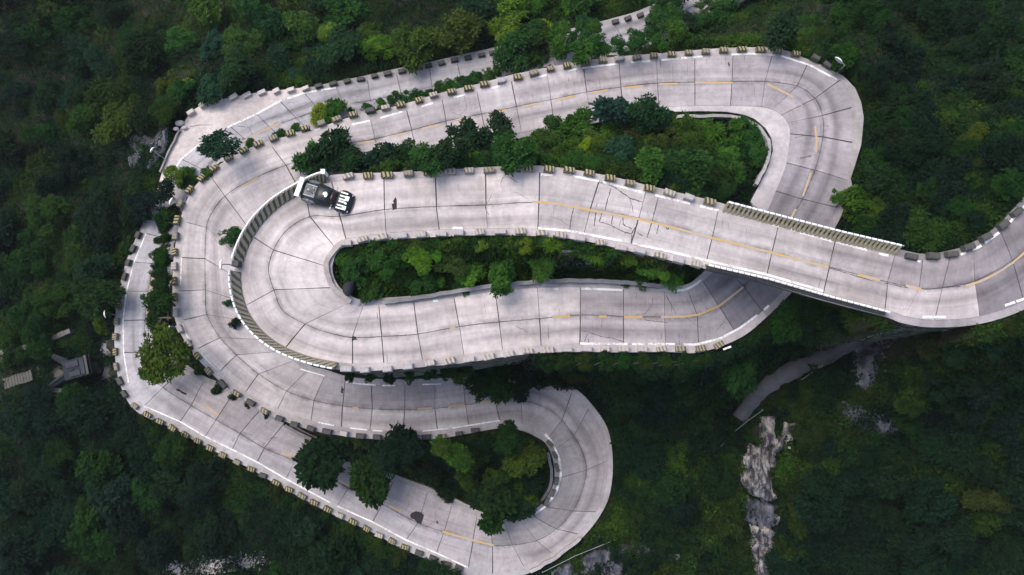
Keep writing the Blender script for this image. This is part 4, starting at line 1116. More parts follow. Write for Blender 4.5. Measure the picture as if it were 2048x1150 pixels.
HAND = [
 # (u, v, r, shape, colour, label, category, base, height)
 (328,705,46,'open','gold','golden green autumn tree leaning over left road above the lowest bend','tree',(378,695),5),
 (305,752,22,'open','bright','small low branch tree with bright leaves under the golden tree on left road','tree',(372,712),4),
 (345,730,24,'open','gold','small golden green tree touching west bend blocks right of the autumn tree','tree',(385,712),4),
 (438,290,34,'open','blue','bluish green small tree hanging over road below the lay-by line','tree',(475,306),4),
 (375,355,26,'round','mid','leafy green shrub crowding the blocks at top of west bend','shrub',None,None),
 (345,352,22,'fine','gold','yellowish shrub covering the lower tip of the lay-by','shrub',(365,372),3),
 (286,410,33,'round','deep','round dark tree outside left road below the lay-by','tree',None,None),
 (328,384,22,'open','blue','bluish grey tree beside the traffic mirror at west bend','tree',(350,400),3),
 (328,440,22,'round','green','deep green shrub under the west bend mirror','shrub',(348,440),3),
 (316,600,30,'dense','green','dense green shrub on slope left of the west bend','shrub',(345,600),3),
 (320,560,24,'dense','green','narrow dense shrub higher on slope left of the west bend','shrub',(345,560),3),
 (316,636,29,'dense','mid','rounded shrub just above the golden tree on left slope','shrub',(345,636),3),
 (322,510,20,'fine','mid','small leafy shrub between left road and west bend','shrub',(345,510),2),
 (640,228,24,'round','yellow','yellow flowering shrub between two roads left of the striped blocks','shrub',(640,240),1.5),
 (668,220,24,'round','mid','leafy green shrub right of yellow flowering shrub between two roads','shrub',(668,232),1.5),
 (652,306,46,'open','dark','dark spreading tree at left tip of the upper island','tree',None,None),
 (612,322,28,'open','green','small dark tree above the parapet end post','tree',None,None),
 (625,296,16,'fine','bright','bright green young tree at left tip of upper island','tree',None,None),
 (705,322,36,'dense','dark','dark tree behind the first blocks of the bridge road','tree',None,None),
 (760,318,34,'round','deep','blackish green tree above the bridge road left part','tree',None,None),
 (808,312,34,'dense','dark','dense dark tree in upper island above the car stain','tree',None,None),
 (860,318,34,'round','green','deep green tree with pale shoots above bridge road','tree',None,None),
 (905,303,36,'round','dark','dark round tree left of the overhanging pair','tree',None,None),
 (945,268,42,'open','dark','dark ragged tree leaning over upper straight road','tree',(960,305),4),
 (998,258,36,'dense','dark','dark dense tree jutting over upper straight beside ragged tree','tree',(1000,300),4),
 (1025,305,40,'round','green','deep green tree in upper island over bridge road middle','tree',None,None),
 (1085,290,38,'fine','olive','olive tree in upper island near the road edge','tree',None,None),
 (1110,258,26,'round','green','small green tree at top edge of upper island','tree',None,None),
 (1158,250,34,'round','mid','leafy green tree left of the broad leaved bluish tree','tree',None,None),
 (1222,222,36,'broad','blue','bluish tree with broad leaves overhanging upper straight','tree',(1225,260),4),
 (1305,222,46,'dense','dark','big dark dense tree standing over upper straight','tree',(1310,262),4),
 (1190,285,30,'fine','gold','yellowish shrub with golden flower heads in upper island','shrub',None,None),
 (1172,288,14,'fine','yellow','pale yellow flower clump in upper island','shrub',None,1.8),
 (1270,270,32,'fine','red','reddish brown shrub below the big dark tree','shrub',None,None),
 (1335,285,32,'fine','olive','olive shrub right of the reddish brown shrub','shrub',None,None),
 (1240,306,32,'round','blue','bluish green tree above the upper bridge blocks','tree',None,None),
 (1300,330,36,'round','mid','leafy tree beside the bluish tree in upper island','tree',None,None),
 (1385,335,44,'round','green','round green tree in right part of upper island','tree',None,None),
 (1440,275,44,'fine','mid','wide leafy shrub beside the inner drain of east bend','shrub',None,None),
 (1500,270,32,'fine','green','green shrub filling corner inside the east bend','shrub',None,None),
 (1460,340,42,'fine','mid','leafy shrub near the bridge railing in upper island','shrub',None,None),
 (1390,275,36,'fine','olive','olive shrub near inner drain left part','shrub',None,None),
 (1515,310,22,'round','green','small green tree touching the inner kerb of east bend','tree',None,None),
 (1440,385,28,'fine','green','low green shrub behind the last striped block before the bridge','shrub',None,None),
 (1000,550,34,'round','mid','leafy tree leaning over hairpin road from middle of the long island','tree',(1000,535),2.5),
 (1012,580,14,'fine','bright','bright drooping shoots over upper kerb of hairpin road','shrub',(1002,552),2),
 (1050,490,18,'fine','gold','golden leafy shrub below bridge road in long island middle','shrub',None,None),
 (1105,490,19,'tuft','gold','arching yellow green grass tuft right of the golden shrub','shrub',None,None),
 (960,492,16,'fine','gold','small yellow green shrub left of the golden shrub','shrub',None,None),
 (1190,508,21,'tuft','gold','yellow grass tuft on rocks right half of long island','shrub',None,None),
 (1255,514,20,'fine','gold','small yellowish shrub in right half of long island','shrub',None,None),
 (1300,535,32,'fine','bright','bright green shrub near right tip of long island','shrub',None,None),
 (1345,548,28,'fine','bright','bright green leafy shrub at right tip of long island','shrub',None,None),
 (1275,560,24,'fine','mid','green low shrub near the drain wall of long island','shrub',None,None),
 (715,535,36,'fine','green','dark green shrub at left end of long island','shrub',None,None),
 (690,522,22,'fine','mid','leafy shrub inside the hairpin kerb','shrub',None,None),
 (770,520,36,'fine','green','green shrub in left part of long island','shrub',None,None),
 (745,580,30,'fine','mid','leafy shrub above the drain at left of long island','shrub',None,None),
 (840,515,34,'fine','gold','yellowish shrub below the bridge road blocks','shrub',None,None),
 (845,560,32,'fine','green','dark shrub beside the drain in long island','shrub',None,None),
 (905,525,34,'fine','olive','olive shrub left of the leaning tree in long island','shrub',None,None),
 (930,565,24,'fine','green','small green shrub above drain left of leaning tree','shrub',None,None),
 (640,915,46,'broad','dark','large dark broad leaved tree over the lowest diagonal road','tree',(680,900),5),
 (655,950,26,'broad','green','lower lobe tree with green leaves over the lowest diagonal road','tree',(690,910),4),
 (700,900,38,'broad','dark','dark broad leaved tree right of the large one on lower island','tree',None,4),
 (735,955,40,'broad','green','green round tree covering centre line of the lowest road','tree',(760,930),5),
 (745,985,22,'broad','green','small green tree at lowest road beside the round tree','tree',(760,945),4),
 (905,905,34,'round','bright','bright green tree in middle of lower island','tree',None,4),
 (885,895,20,'round','gold','yellowish young tree at top of lower island','tree',None,4),
 (928,940,24,'round','mid','leafy lower tree beside the bright green tree','tree',None,4),
 (1018,880,30,'round','green','tall pointed green tree at top of lower island','tree',(1020,905),4),
 (1015,852,16,'round','green','thin pointed treetop crossing the kerb of lower island','tree',(1018,880),4),
 (1048,920,34,'round','gold','yellowish green tree right side of lower island','tree',None,4),
 (1020,935,30,'round','mid','leafy green tree under the yellowish one in lower island','tree',None,4),
 (985,1000,38,'broad','green','green broad leaved tree at bottom of lower island','tree',(985,985),4),
 (985,1035,26,'broad','green','green tree hanging over lowest road from lower island','tree',(985,1005),4),
 (1025,1020,26,'broad','dark','dark tree at lower right of lower island','tree',(1010,1000),3),
 (985,962,22,'round','gold','small tree with pale golden leaves in lower island','tree',None,3),
 (800,895,40,'round','deep','blackish green tree below the dark blocks','tree',None,3),
 (850,930,36,'fine','dark','dark shrub in left part of lower island','shrub',None,None),
 (770,915,32,'round','dark','dark tree between the broad leaved trees and dark blocks','tree',None,3),
 (900,975,30,'fine','dark','dark low shrub along lower island drain','shrub',None,None),
 (965,745,34,'open','dark','dark tree hanging down slope below hairpin road','tree',None,None),
 (1005,765,34,'open','green','drooping green tree overhanging the road end below hairpin','tree',(1000,740),3),
 (1060,745,36,'open','dark','dark branching tree above the bottom right bend','tree',None,None),
 (960,775,22,'open','green','small green tree touching centre line below hairpin','tree',(960,755),3),
 (1045,778,22,'open','deep','bare branched dark tree over the road below hairpin','tree',(1050,755),3),
 (1110,755,34,'round','dark','round dark tree right of the bare branched one','tree',None,None),
 (1026,105,40,'round','green','big green tree closing off the upper left road end','tree',None,None),
 (1095,68,24,'fine','yellow','yellow leaved treetop above the striped blocks','tree',None,None),
 (1165,105,30,'round','mid','leafy green tree behind the striped blocks of upper straight','tree',None,None),
 (1075,105,30,'fine','olive','olive bush between green trees above upper straight','shrub',None,None),
 (1715,405,40,'round','bright','bright green shrub right of the road under the bridge','shrub',None,None),
 (1760,420,30,'fine','bright','small bright shrub beside larger one right of the bridge','shrub',None,None),
 (1735,455,30,'round','mid','leafy shrub above the bridge railing right end','shrub',None,None),
 (1672,395,14,'fine','bright','slender green sapling leaning over road north of bridge','shrub',(1700,395),2),
 (230,250,42,'round','gold','tall yellowish green tree left of the lay-by','tree',None,None),
 (255,210,26,'round','mid','leafy tree crown above the yellowish tree left of lay-by','tree',None,None),
 (340,165,26,'fine','gold','yellow green treetop above the lay-by corner','tree',None,None),
 (370,168,16,'fine','yellow','bright yellow treetop above the lay-by corner','tree',None,None),
 (420,180,28,'round','blue','bluish tree just above the lay-by blocks','tree',None,None),
 (220,812,20,'fine','yellow','bright yellow green shrub left of the lowest bend','shrub',None,None),
 (460,470,22,'fine','green','green weeds growing outside upper parapet','shrub',(464,476),1.5),
 (458,605,10,'fine','green','small weed outside lower parapet beside hairpin','shrub',(470,605),1),
 (470,645,12,'fine','deep','dark weed clump hanging outside lower parapet','shrub',(482,645),1),
]
for u, v, r, sh, c, lab, cat, base, h in HAND:
    grp = None
    plant(u, v, r, sh, c, lab, cat, grp, base, h)
# roadside weeds between the roads
WEEDS = [('between the two upper roads', 'left', [(560,268,12),(590,256,12),(700,226,13),(735,218,15),(760,208,14),(790,198,17),(815,196,14),(835,190,16),(858,186,14),(882,178,16),(905,172,15),(928,164,16),(950,156,17),(970,152,15),(990,147,18)]),
         ('among blocks of the west bend', 'top', [(415,345,17),(500,290,14),(385,690,12),(405,738,16),(438,778,15),(470,790,13),(500,810,12),(535,828,11),(575,845,12),(610,853,10)]),
         ('on the bank below the hairpin road', 'left', [(700,754,10),(740,755,12),(780,755,13),(820,752,14),(860,748,15),(895,742,18),(925,745,20),(1090,725,20),(1130,722,18),(1170,722,18),(1210,722,18),(1250,722,18),(1290,722,18),(1330,722,16),(1370,720,16),(1410,718,14)]),
         ('behind blocks of the bridge road', 'left', [(690,330,16),(730,330,15),(775,332,14),(835,330,14),(880,326,14),(925,324,16),(965,322,16),(1000,320,18),(1050,320,18),(1095,322,16),(1140,320,18),(1185,326,16),(1225,338,14),(1350,372,14),(1390,382,14)]),
         ('below bridge road blocks in the long island', 'left', [(745,492,14),(790,486,12),(830,486,14),(880,482,14),(920,484,14),(1000,482,14),(1025,480,12),(1075,482,13),(1140,488,14),(1225,505,14),(1280,518,14),(1330,526,14),(1370,540,14)]),
         ('on the bank left of west bend', 'top', [(340,425,19),(331,452,17),(326,478,16),(326,500,15),(323,525,17),(320,548,17),(319,578,18),(317,600,19),(318,620,19),(322,655,19),(336,672,17),(352,690,16),(366,707,14)]),
         ('outside the lowest diagonal road', 'left', [(285,842,12),(310,858,13),(350,880,14),(400,905,14),(450,930,15),(500,955,15),(550,985,15),(600,1010,15),(650,1035,15),(700,1060,16),(750,1085,16),(800,1112,16),(850,1136,16)]),
         ('outside the left road', 'bottom', [(226,615,12),(235,575,13),(243,540,13),(255,500,13),(268,462,14),(285,438,12)])]
for place, end, lst in WEEDS:
    for k, (u, v, r) in enumerate(lst):
        hh = 10.5 if 'bank below' in place else None
        plant(u, v, r, random.choice(['fine', 'fine', 'round']), random.choice(['mid', 'green', 'olive', 'green', 'dark']), f'low weed clump {place}, {ordinal(k + 1)} from the {end}', 'weed clump', f'weed clumps {place}', None, hh)
TOP = [(1062,66,30,'left of the glimpsed top road, farthest'),(1118,74,30,'left of the glimpsed top road, middle one'),(1160,72,30,'left of the glimpsed top road, nearest'),(1195,92,26,'below left tip of the glimpsed top road'),
 (1240,92,24,'just below the glimpsed top road'),(1275,80,26,'below right part of the glimpsed top road'),(1312,56,26,'over right end of the glimpsed top road'),(1345,34,30,'midway between the two glimpses of top road'),(1335,4,26,'above right end of the glimpsed top road'),
 (1375,42,24,'just below the topmost pale road glimpse'),(1425,6,26,'just right of the topmost pale road glimpse'),(1460,-22,34,'at top edge right of the topmost road glimpse'),(1193,52,17,'at left tip of the glimpsed top road'),(1355,62,26,'between upper straight blocks and top road glimpses'),
 (1180,58,18,'over left part of the glimpsed top road, lower'),(1168,44,18,'over left part of the glimpsed top road, upper'),(1322,28,24,'over right end of glimpsed top road, upper'),(1318,6,22,'high above right end of the glimpsed top road'),
 (1405,38,26,'below right of the topmost pale road glimpse'),(1450,22,28,'well right of the topmost pale road glimpse'),(1365,-14,22,'left of the topmost pale road glimpse at edge'),(1500,-30,34,'at top edge far right of the topmost glimpse'),(1120,100,22,'low behind upper straight blocks, left of glimpses'),(1320,84,20,'low behind upper straight blocks, under glimpses')]
for u, v, r, lab in TOP:
    plant(u, v, r, random.choice(['round', 'fine', 'dense']), random.choice(['green', 'mid', 'dark', 'green']), 'green tree ' + lab, 'tree', 'trees round the glimpsed top road', (u + 4, v + 22), 3)

# the forest: crowns chosen by region; every label says where the crown stands
MARKS = [('the pale rock face', 1520, 960), ('the foot path', 1600, 735), ('the dark rock slab', 1740, 710), ('the bottom right bend', 1200, 930), ('the gravel bank', 430, 1130), ('the lowest bend', 290, 830),
 ('the hut', 175, 735), ('the stone steps', 35, 760), ('the white sign', 53, 670), ('the left road', 250, 540), ('the leftmost traffic mirror', 211, 628), ('the tall yellowish green tree', 230, 250), ('the lay-by', 460, 190),
 ('the upper left road', 800, 130), ('the green tree at the road end', 1026, 105), ('the upper straight', 1350, 105), ('the road among top trees', 1250, 50), ('the east bend', 1725, 230), ('the mirror at the east bend', 1677, 121),
 ('the bright shrub by the bridge', 1715, 405), ('the right hand bend', 1930, 480), ('the bridge approach', 1930, 645), ('the lowest diagonal road', 560, 1000), ('the bridge', 1600, 590), ('the hairpin road end', 1455, 700),
 ('the upper island', 1300, 280), ('the long island', 1000, 520), ('the lower island', 900, 930), ('the bottom bend', 1000, 1148), ('the low dark rock band', 1730, 840)]
EDGES = [('the top left corner', 0, 0), ('the bottom left corner', 0, 1150), ('the bottom right corner', 2048, 1150), ('the top right corner', 2048, 0), ('the left picture edge', 0, 470), ('the right picture edge', 2048, 850),
 ('the top picture edge', 550, 0), ('the lower left corner edge', 0, 930), ('the bottom picture edge', 1750, 1150), ('the right picture edge above the bend', 2048, 220)]
def where(u, v):
    bst = min(MARKS + EDGES, key=lambda m: math.hypot(m[1] - u, m[2] - v) * (1.35 if m in EDGES else 1))
    d = math.hypot(bst[1] - u, bst[2] - v)
    if bst in EDGES: return ('at ' if d < 110 else 'near ') + bst[0], d
    dx, dy = u - bst[1], v - bst[2]
    a = 'above' if dy < -abs(dx) * .45 else 'below' if dy > abs(dx) * .45 else ''
    b_ = 'left' if dx < -abs(dy) * .45 else 'right' if dx > abs(dy) * .45 else ''
    ph = (a + ' ' + b_ + ' of') if a and b_ else (a or b_ + ' of')
    return ('well ' if d > 170 else '') + ph + ' ' + bst[0], d
PALS = {'upper left forest': 'dark dark deep green green mid olive blue deep',  # outer regions lean to dark leaves, painting in the corner falloff
        'forest left of the left road': 'dark deep green mid green blue dark',
        'dark lower left forest': 'dark deep deep deep blue dark dark green',
        'forest above the upper roads': 'green mid mid dark green gold mid dark olive',
        'right hand forest': 'dark green deep deep dark green deep olive mid',
        'lower right forest': 'dark dark deep deep green olive dark deep',
        'islands between the roads': 'green mid mid green gold bright dark'}
def region(u, v):
    if v < 150 and u < 640 or (u < 330 and v < 520): return 'upper left forest'
    if u < 330 and v < 800: return 'forest left of the left road'
    if u < 900 and v > 780: return 'dark lower left forest'
    if v < 240 and u < 1640: return 'forest above the upper roads'
    if u > 1600 and v < 540: return 'right hand forest'
    if v > 560 and u > 1050: return 'lower right forest'
    return 'islands between the roads'
FOREST = []
for rad_hi, rad_lo, goal in ((66, 44, 190), (46, 30, 400), (30, 14, 660)):
    t0 = 0
    while n_tree + len(FOREST) < goal + 20 and t0 < 9000:
        t0 += 1
        u, v = random.uniform(-30, 2078), random.uniform(-30, 1180)
        r = random.uniform(rad_lo, rad_hi)
        if clear(u, v) < r * .84: continue
        if any((u - a) ** 2 + (v - b_) ** 2 < (.46 * (r + c)) ** 2 for a, b_, c in PLACED): continue
        cn = random.choice(PALS[region(u, v)].split())
        if random.random() < .03: cn = random.choice(['mid', 'gold', 'gold']) if region(u, v) != 'dark lower left forest' else 'mid'
        if cn == 'yellow': r *= .6
        sh = random.choice(['round', 'round', 'dense', 'fine', 'open', 'fine'])
        noun = 'tree' if r > 27 else 'shrub'
        lead = {'round': 'round', 'dense': 'dense', 'fine': 'fine leaved', 'open': 'spreading'}[sh]
        wh, d = where(u, v)
        FOREST.append((u, v, r, sh, cn, f'{CN[cn]} {lead} {noun}', noun, wh, d)); PLACED.append((u, v, r))
from collections import defaultdict
same = defaultdict(list)
for k, f in enumerate(FOREST): same[(f[5], f[7])].append(k)
for (what, wh), ks in same.items():
    ks.sort(key=lambda k: FOREST[k][8])
    for q, k in enumerate(ks):
        u, v, r, sh, cn, _, noun, _, d = FOREST[k]
        extra = '' if len(ks) == 1 else (', nearest of them' if q == 0 else f', {ordinal(q + 1)} nearest')
        plant(u, v, r, sh, cn, (f'{what} {wh}{extra}' if len(f'{what} {wh}{extra}'.split()) < 17 else f'{what} {wh}{extra}'.replace('well ', '').replace('fine leaved ', 'fine ')), noun, f'{noun}s of the {region(u, v)}', squash=random.uniform(.75, 1.05)); PLACED.pop()

# undergrowth: leaf sprays over every bit of hillside that shows
def undergrowth():
    rng = np.random.default_rng(5)
    n1, n2 = 250000, 330000
    u = rng.uniform(-130, 2180, n1); v = rng.uniform(-110, 1260, n1)
    d = ray(u, v); zc = np.full(n1, -30.0)
    for _ in range(14):
        kk = (zc - CAM[2]) / d[:, 2]; p = CAM + d * kk[:, None]
        zc = zc * .4 + ground(p[:, 0], p[:, 1]) * .6
    p = CAM + d * ((zc - CAM[2]) / d[:, 2])[:, None]
    x, y = p[:, 0] + rng.normal(0, .4, n1), p[:, 1] + rng.normal(0, .4, n1)
    x2, y2 = rng.uniform(-58, 58, n2), rng.uniform(-32, 48, n2)       # a second helping on the banks close to the roads
    sf = soft[((y2 - GY0) / GS).astype(int), ((x2 - GX0) / GS).astype(int)]
    k2 = sf < .75; x, y = np.concatenate([x, x2[k2]]), np.concatenate([y, y2[k2]]); n = len(x)
    ok = np.ones(n, bool)
    # keep off every road footprint
    ix, iy = np.clip(((x - GX0) / GS).round().astype(int), 0, nx - 1), np.clip(((y - GY0) / GS).round().astype(int), 0, ny - 1)
    zr = ground(x, y)
    pu, pv = proj(np.stack([x, y, zr + .35], -1))
    ok &= road_at(pu, pv) < -1e8
    qv = rng.uniform(-7, 7, (2, n)); ok &= road_at(pu + qv[0], pv + qv[1]) < -1e8
    ok &= (pu > -140) & (pu < 2190) & (pv > -120) & (pv < 1270)
    # and off the slopes the picture shows as bare rock
    z = ground(x, y)
    uu, vv = proj(np.stack([x, y, z], -1))
    for a, b_, r in EXTRA: ok &= np.hypot(uu - a, vv - b_) > r * rng.uniform(.35, .8, n)
    x, y, z, uu, vv = x[ok], y[ok], z[ok], uu[ok], vv[ok]
    m = len(x)
    edge_d = soft[np.clip(((y - GY0) / GS).astype(int), 0, ny - 1), np.clip(((x - GX0) / GS).astype(int), 0, nx - 1)]
    h = rng.uniform(.05, 1, m) ** 1.1 * (.45 + 2.3 * edge_d * vnoise(x, y, 1.7, 8) ** 1.5)
    c = np.stack([x, y, z + h], -1)
    nr = rng.normal(0, .35, (m, 3)) + [0, 0, 1]; nr /= np.linalg.norm(nr, axis=1)[:, None]
    per = 5
    V, F = leaves(rng, c, nr, per, .30, .27, (-.3, .8))
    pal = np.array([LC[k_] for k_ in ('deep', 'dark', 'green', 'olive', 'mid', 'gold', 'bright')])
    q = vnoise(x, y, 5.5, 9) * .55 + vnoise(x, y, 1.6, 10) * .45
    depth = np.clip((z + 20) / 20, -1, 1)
    idx = np.clip((q * 9.5 - 2.6 + rng.normal(0, .45, m) - (uu < 500) * 1.1 * (vv > 700) - (uu < 260) * .4 + ((uu > 600) & (uu < 1640) & (vv < 600)) * .9 - ((uu > 1600) & (vv > 800)) * .5).round().astype(int), 0, 6)  # leaf colours shift darker at the corners, falloff painted in
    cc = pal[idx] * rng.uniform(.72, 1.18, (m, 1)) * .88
    me = mesh_from('undergrowth', V, F)
    a = me.attributes.new('col', 'FLOAT_COLOR', 'FACE')
    a.data.foreach_set('color', np.repeat(np.hstack([cc, np.ones((m, 1))]), per, 0).astype(np.float32).ravel())
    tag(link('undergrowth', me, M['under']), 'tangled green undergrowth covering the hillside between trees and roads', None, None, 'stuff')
undergrowth()

# ------------------------------------------------------------------ drains and low walls inside the islands
def low_wall(pts, lo, hi, w, h, label, c, name='drain_wall', off=0.0, drop=.8):
    pts = np.array(pts, float)
    s = np.concatenate([[0], np.cumsum(np.linalg.norm(np.diff(pts, axis=0), axis=1))])
    q = np.linspace(0, s[-1], max(4, int(s[-1] / 10)))
    u, v = np.interp(q, s, pts[:, 0]), np.interp(q, s, pts[:, 1])
    for _ in range(3):
        u[1:-1] = (u[:-2] + 2 * u[1:-1] + u[2:]) / 4; v[1:-1] = (v[:-2] + 2 * v[1:-1] + v[2:]) / 4
    b_ = np.array([on_road(a, c_, lo, hi, off)[0] for a, c_ in zip(u, v)])
    t = np.gradient(b_, axis=0); nrm = np.stack([-t[:, 1], t[:, 0], 0 * t[:, 0]], -1); nrm /= np.linalg.norm(nrm, axis=1)[:, None]
    n = len(b_); i = np.arange(n - 1)
    jit = RNG.normal(0, .03, (n, 1))
    A, B = b_ - nrm * (w / 2) + nrm * jit, b_ + nrm * (w / 2) + nrm * jit
    V = np.vstack([A - [0, 0, drop], A + [0, 0, h], B + [0, 0, h], B - [0, 0, drop]])
    F = np.vstack([np.stack([k * n + i, k * n + i + 1, (k + 1) * n + i + 1, (k + 1) * n + i], -1) for k in range(3)])
    F = [tuple(f) for f in F] + [(0, n, 2 * n, 3 * n), (n - 1, 4 * n - 1, 3 * n - 1, 2 * n - 1)]
    tag(link(name, mesh_from(name, V, F), M['concrete'], color=c), label, 'wall')
low_wall([(1352,237),(1420,236),(1470,237),(1492,243),(1515,258),(1533,280),(1538,305),(1528,335),(1508,372)], I_UNDER + 2, I_EAST + 6, .3, .6, 'pale low drain wall curving inside the east bend apron', (.33, .32, .32))
low_wall([(770,606),(830,598),(900,586),(985,573),(1075,565),(1161,562),(1247,566),(1300,572),(1345,573)], I_HP1, I_UNDER, .34, .5, 'grey low drain wall along bottom of the long island', (.22, .22, .22))
low_wall([(1096,905),(1104,935),(1104,962),(1097,985),(1082,1003),(1058,1018),(1035,1026)], I_SE - 3, I_SE + 4, .3, .2, 'dark curved drain wall inside the bottom right bend', (.16, .16, .17))
low_wall([(770,945),(830,965),(880,985),(940,1012)], I_BOT, I_BEND, .3, .5, 'pale mossy drain wall along bottom of the lower island', (.28, .27, .25))
low_wall([(574,851),(600,863),(634,881)], I_BOT + 4, I_BEND, .3, .9, 'short grey wall between dark blocks and the large dark tree', (.24, .22, .22))
low_wall([(703,604),(690,598),(672,583),(659,563),(652,543),(653,522),(664,502),(688,487)], I_HP0 - 1, I_HP1 + 1, .42, .32, 'pale curved kerb wall round the inside of the hairpin', (.40, .36, .34), 'kerb_wall')
low_wall([(1060,1141),(1085,1129),(1112,1113),(1140,1092),(1160,1075)], I_SE, I_BOT + 2, .34, .5, 'worn pale wall outside the bottom bend', (.40, .38, .38), 'guard_wall')
low_wall([(322,345),(334,315),(349,283),(361,262)], I_LAY0, I_LAY1, .2, .3, 'thin grey kerb wall at left edge of lay-by', (.25, .24, .23), 'kerb_wall')

# rubble at the lay-by corner
def boulder(c, r, seed, mat, squash=(1, 1, .8), name='boulder', amp=.25, parent=None, sub=2):
    import bmesh
    bm = bmesh.new(); bmesh.ops.create_icosphere(bm, subdivisions=sub, radius=1.0)
    rng = np.random.default_rng(seed)
    dirs = rng.normal(size=(14, 3)); dirs /= np.linalg.norm(dirs, axis=1)[:, None]; am = rng.uniform(-amp, amp, 14)
    for vt in bm.verts:
        p = np.array(vt.co); d = np.clip(dirs @ p, 0, 1) ** 3
        k = 1 + float((d * am).sum())
        vt.co = Vector(p * k * np.array(squash) * r)
    me = bpy.data.meshes.new(name); bm.to_mesh(me); bm.free()
    return link(name, me, mat, parent, loc=c)
for k, (u, v, r, lab) in enumerate([(360,246,.5,'pale broken stone at left corner of the lay-by'),(352,258,.35,'small pale stone below the broken stone at lay-by corner'),(368,256,.3,'smallest pale rubble stone on the lay-by corner')]):
    p, i = on_road(u, v, I_LAY0, I_LAY1); p = P(u, v, zd[i] + .2)
    tag(boulder(p, r, 30 + k, M['block_pale'], (1.1, .8, .7)), lab, 'stone')
p = P(697, 577, -1.8)
tag(boulder(p, .55, 41, M['darkroof'], (.75, 1.15, .9), amp=.38, sub=3), 'dark smooth boulder inside the hairpin kerb beside the island shrubs', 'boulder')
mb = MB(); p, i = on_road(1454, 696, I_UNDER - 3, I_UNDER); a_ = P(1446, 699, zd[i] + .1); b_ = P(1462, 693, zd[i] + .1)
mb.box(tuple((a_ + b_) / 2), (.75, .16, .12), math.atan2(b_[1] - a_[1], b_[0] - a_[0]))
tag(mb.build('white_board', M['white_metal']), 'white board lying beyond last striped block by hairpin road end', 'board')

# ------------------------------------------------------------------ rock faces and gravel
def rock_patch(name, poly, mat, label, amp, lift, seed, cat='rock', res=5):
    poly = np.array(poly, float); pc = poly.mean(0); poly = pc + (poly - pc) * (1.28, 1.06)
    u = np.arange(poly[:, 0].min(), poly[:, 0].max(), res); v = np.arange(poly[:, 1].min(), poly[:, 1].max(), res)
    U, Vv = np.meshgrid(u, v)
    def inside(x, y):
        c = np.zeros(x.shape, bool); j = len(poly) - 1
        for i in range(len(poly)):
            a, b_ = poly[i], poly[j]
            c ^= ((a[1] > y) != (b_[1] > y)) & (x < (b_[0] - a[0]) * (y - a[1]) / (b_[1] - a[1] + 1e-9) + a[0]); j = i
        return c
    ins = inside(U + (vnoise(U, Vv, 14, seed) - .5) * 22, Vv)
    H = np.array([hit(a, b_) for a, b_ in zip(U.ravel(), Vv.ravel())])
    n1 = np.abs(vnoise(U.ravel(), Vv.ravel() * .45, 16, seed + 1) - .5) * 2
    n2 = vnoise(U.ravel(), Vv.ravel() * .6, 6, seed + 2)
    H[:, 2] += lift + amp * (n1 * .8 + n2 * .5)
    H[:, 2] = np.where(ins.ravel(), H[:, 2], H[:, 2] - lift - amp * 1.4)
    I = np.arange(U.size).reshape(U.shape)
    keep = np.array(ins)
    grow = keep.copy(); grow[1:] |= keep[:-1]; grow[:-1] |= keep[1:]; grow[:, 1:] |= keep[:, :-1]; grow[:, :-1] |= keep[:, 1:]
    F = np.stack([I[:-1, :-1], I[1:, :-1], I[1:, 1:], I[:-1, 1:]], -1)
    gm = grow[:-1, :-1] & grow[1:, :-1] & grow[1:, 1:] & grow[:-1, 1:]
    me = mesh_from(name, H, F[gm])
    return tag(link(name, me, mat), label, cat)
rock_patch('rock_face', [(1518,832),(1540,836),(1546,860),(1540,900),(1528,925),(1512,905),(1520,870)], M['cliff'], 'pale broken rock shelf below the foot path hand railing', 1.6, .6, 3, res=4)
rock_patch('rock_face', [(1556,842),(1585,852),(1570,878),(1552,905),(1538,935),(1530,925),(1545,885)], M['cliff'], 'narrow pale rock streak right of the broken rock shelf', 1.4, .6, 23, res=4)
rock_patch('rock_face', [(1492,885),(1515,895),(1532,925),(1530,960),(1540,985),(1520,1000),(1500,985),(1482,965),(1488,925)], M['cliff'], 'large pale rock face in the middle of the rocky streak', 1.7, .7, 33, res=4)
rock_patch('rock_face', [(1486,985),(1510,1000),(1545,1010),(1548,1040),(1520,1060),(1498,1040)], M['rock'], 'dark bluish rock below the large pale rock face', 1.2, .4, 43, res=4)
rock_patch('rock_face', [(1505,1045),(1535,1060),(1548,1085),(1540,1110),(1560,1150),(1515,1150),(1500,1100)], M['cliff'], 'streaked grey rock at bottom end of the rocky streak', 1.4, .5, 53, res=4)
rock_patch('rock_face', [(1712,690),(1760,668),(1800,672),(1770,690),(1755,740),(1748,780),(1718,770),(1708,730)], M['rock'], 'dark grey rock slab below the railing right of the foot path', .8, .3, 5)
rock_patch('rock_face', [(1660,810),(1700,800),(1760,830),(1800,860),(1760,870),(1700,845)], M['rock'], 'low dark rock band in shrubs right of the pale rock face', .7, .25, 7)
rock_patch('rock_face', [(275,270),(318,252),(340,262),(325,310),(300,345),(272,330)], M['rock'], 'blackish rock face under left edge of the lay-by', .8, .25, 9)
rock_patch('rock_face', [(1130,1140),(1190,1105),(1260,1085),(1330,1110),(1330,1170),(1140,1170)], M['rock'], 'dark bluish patch painted for the shaded valley below the bottom bend', .7, .2, 12)  # dark sheet standing in for the valley's shade
rock_patch('rock_face', [(1098,500),(1160,505),(1210,525),(1190,545),(1120,535)], M['rock'], 'dark rock outcrop in the middle of long island', .5, .25, 14)
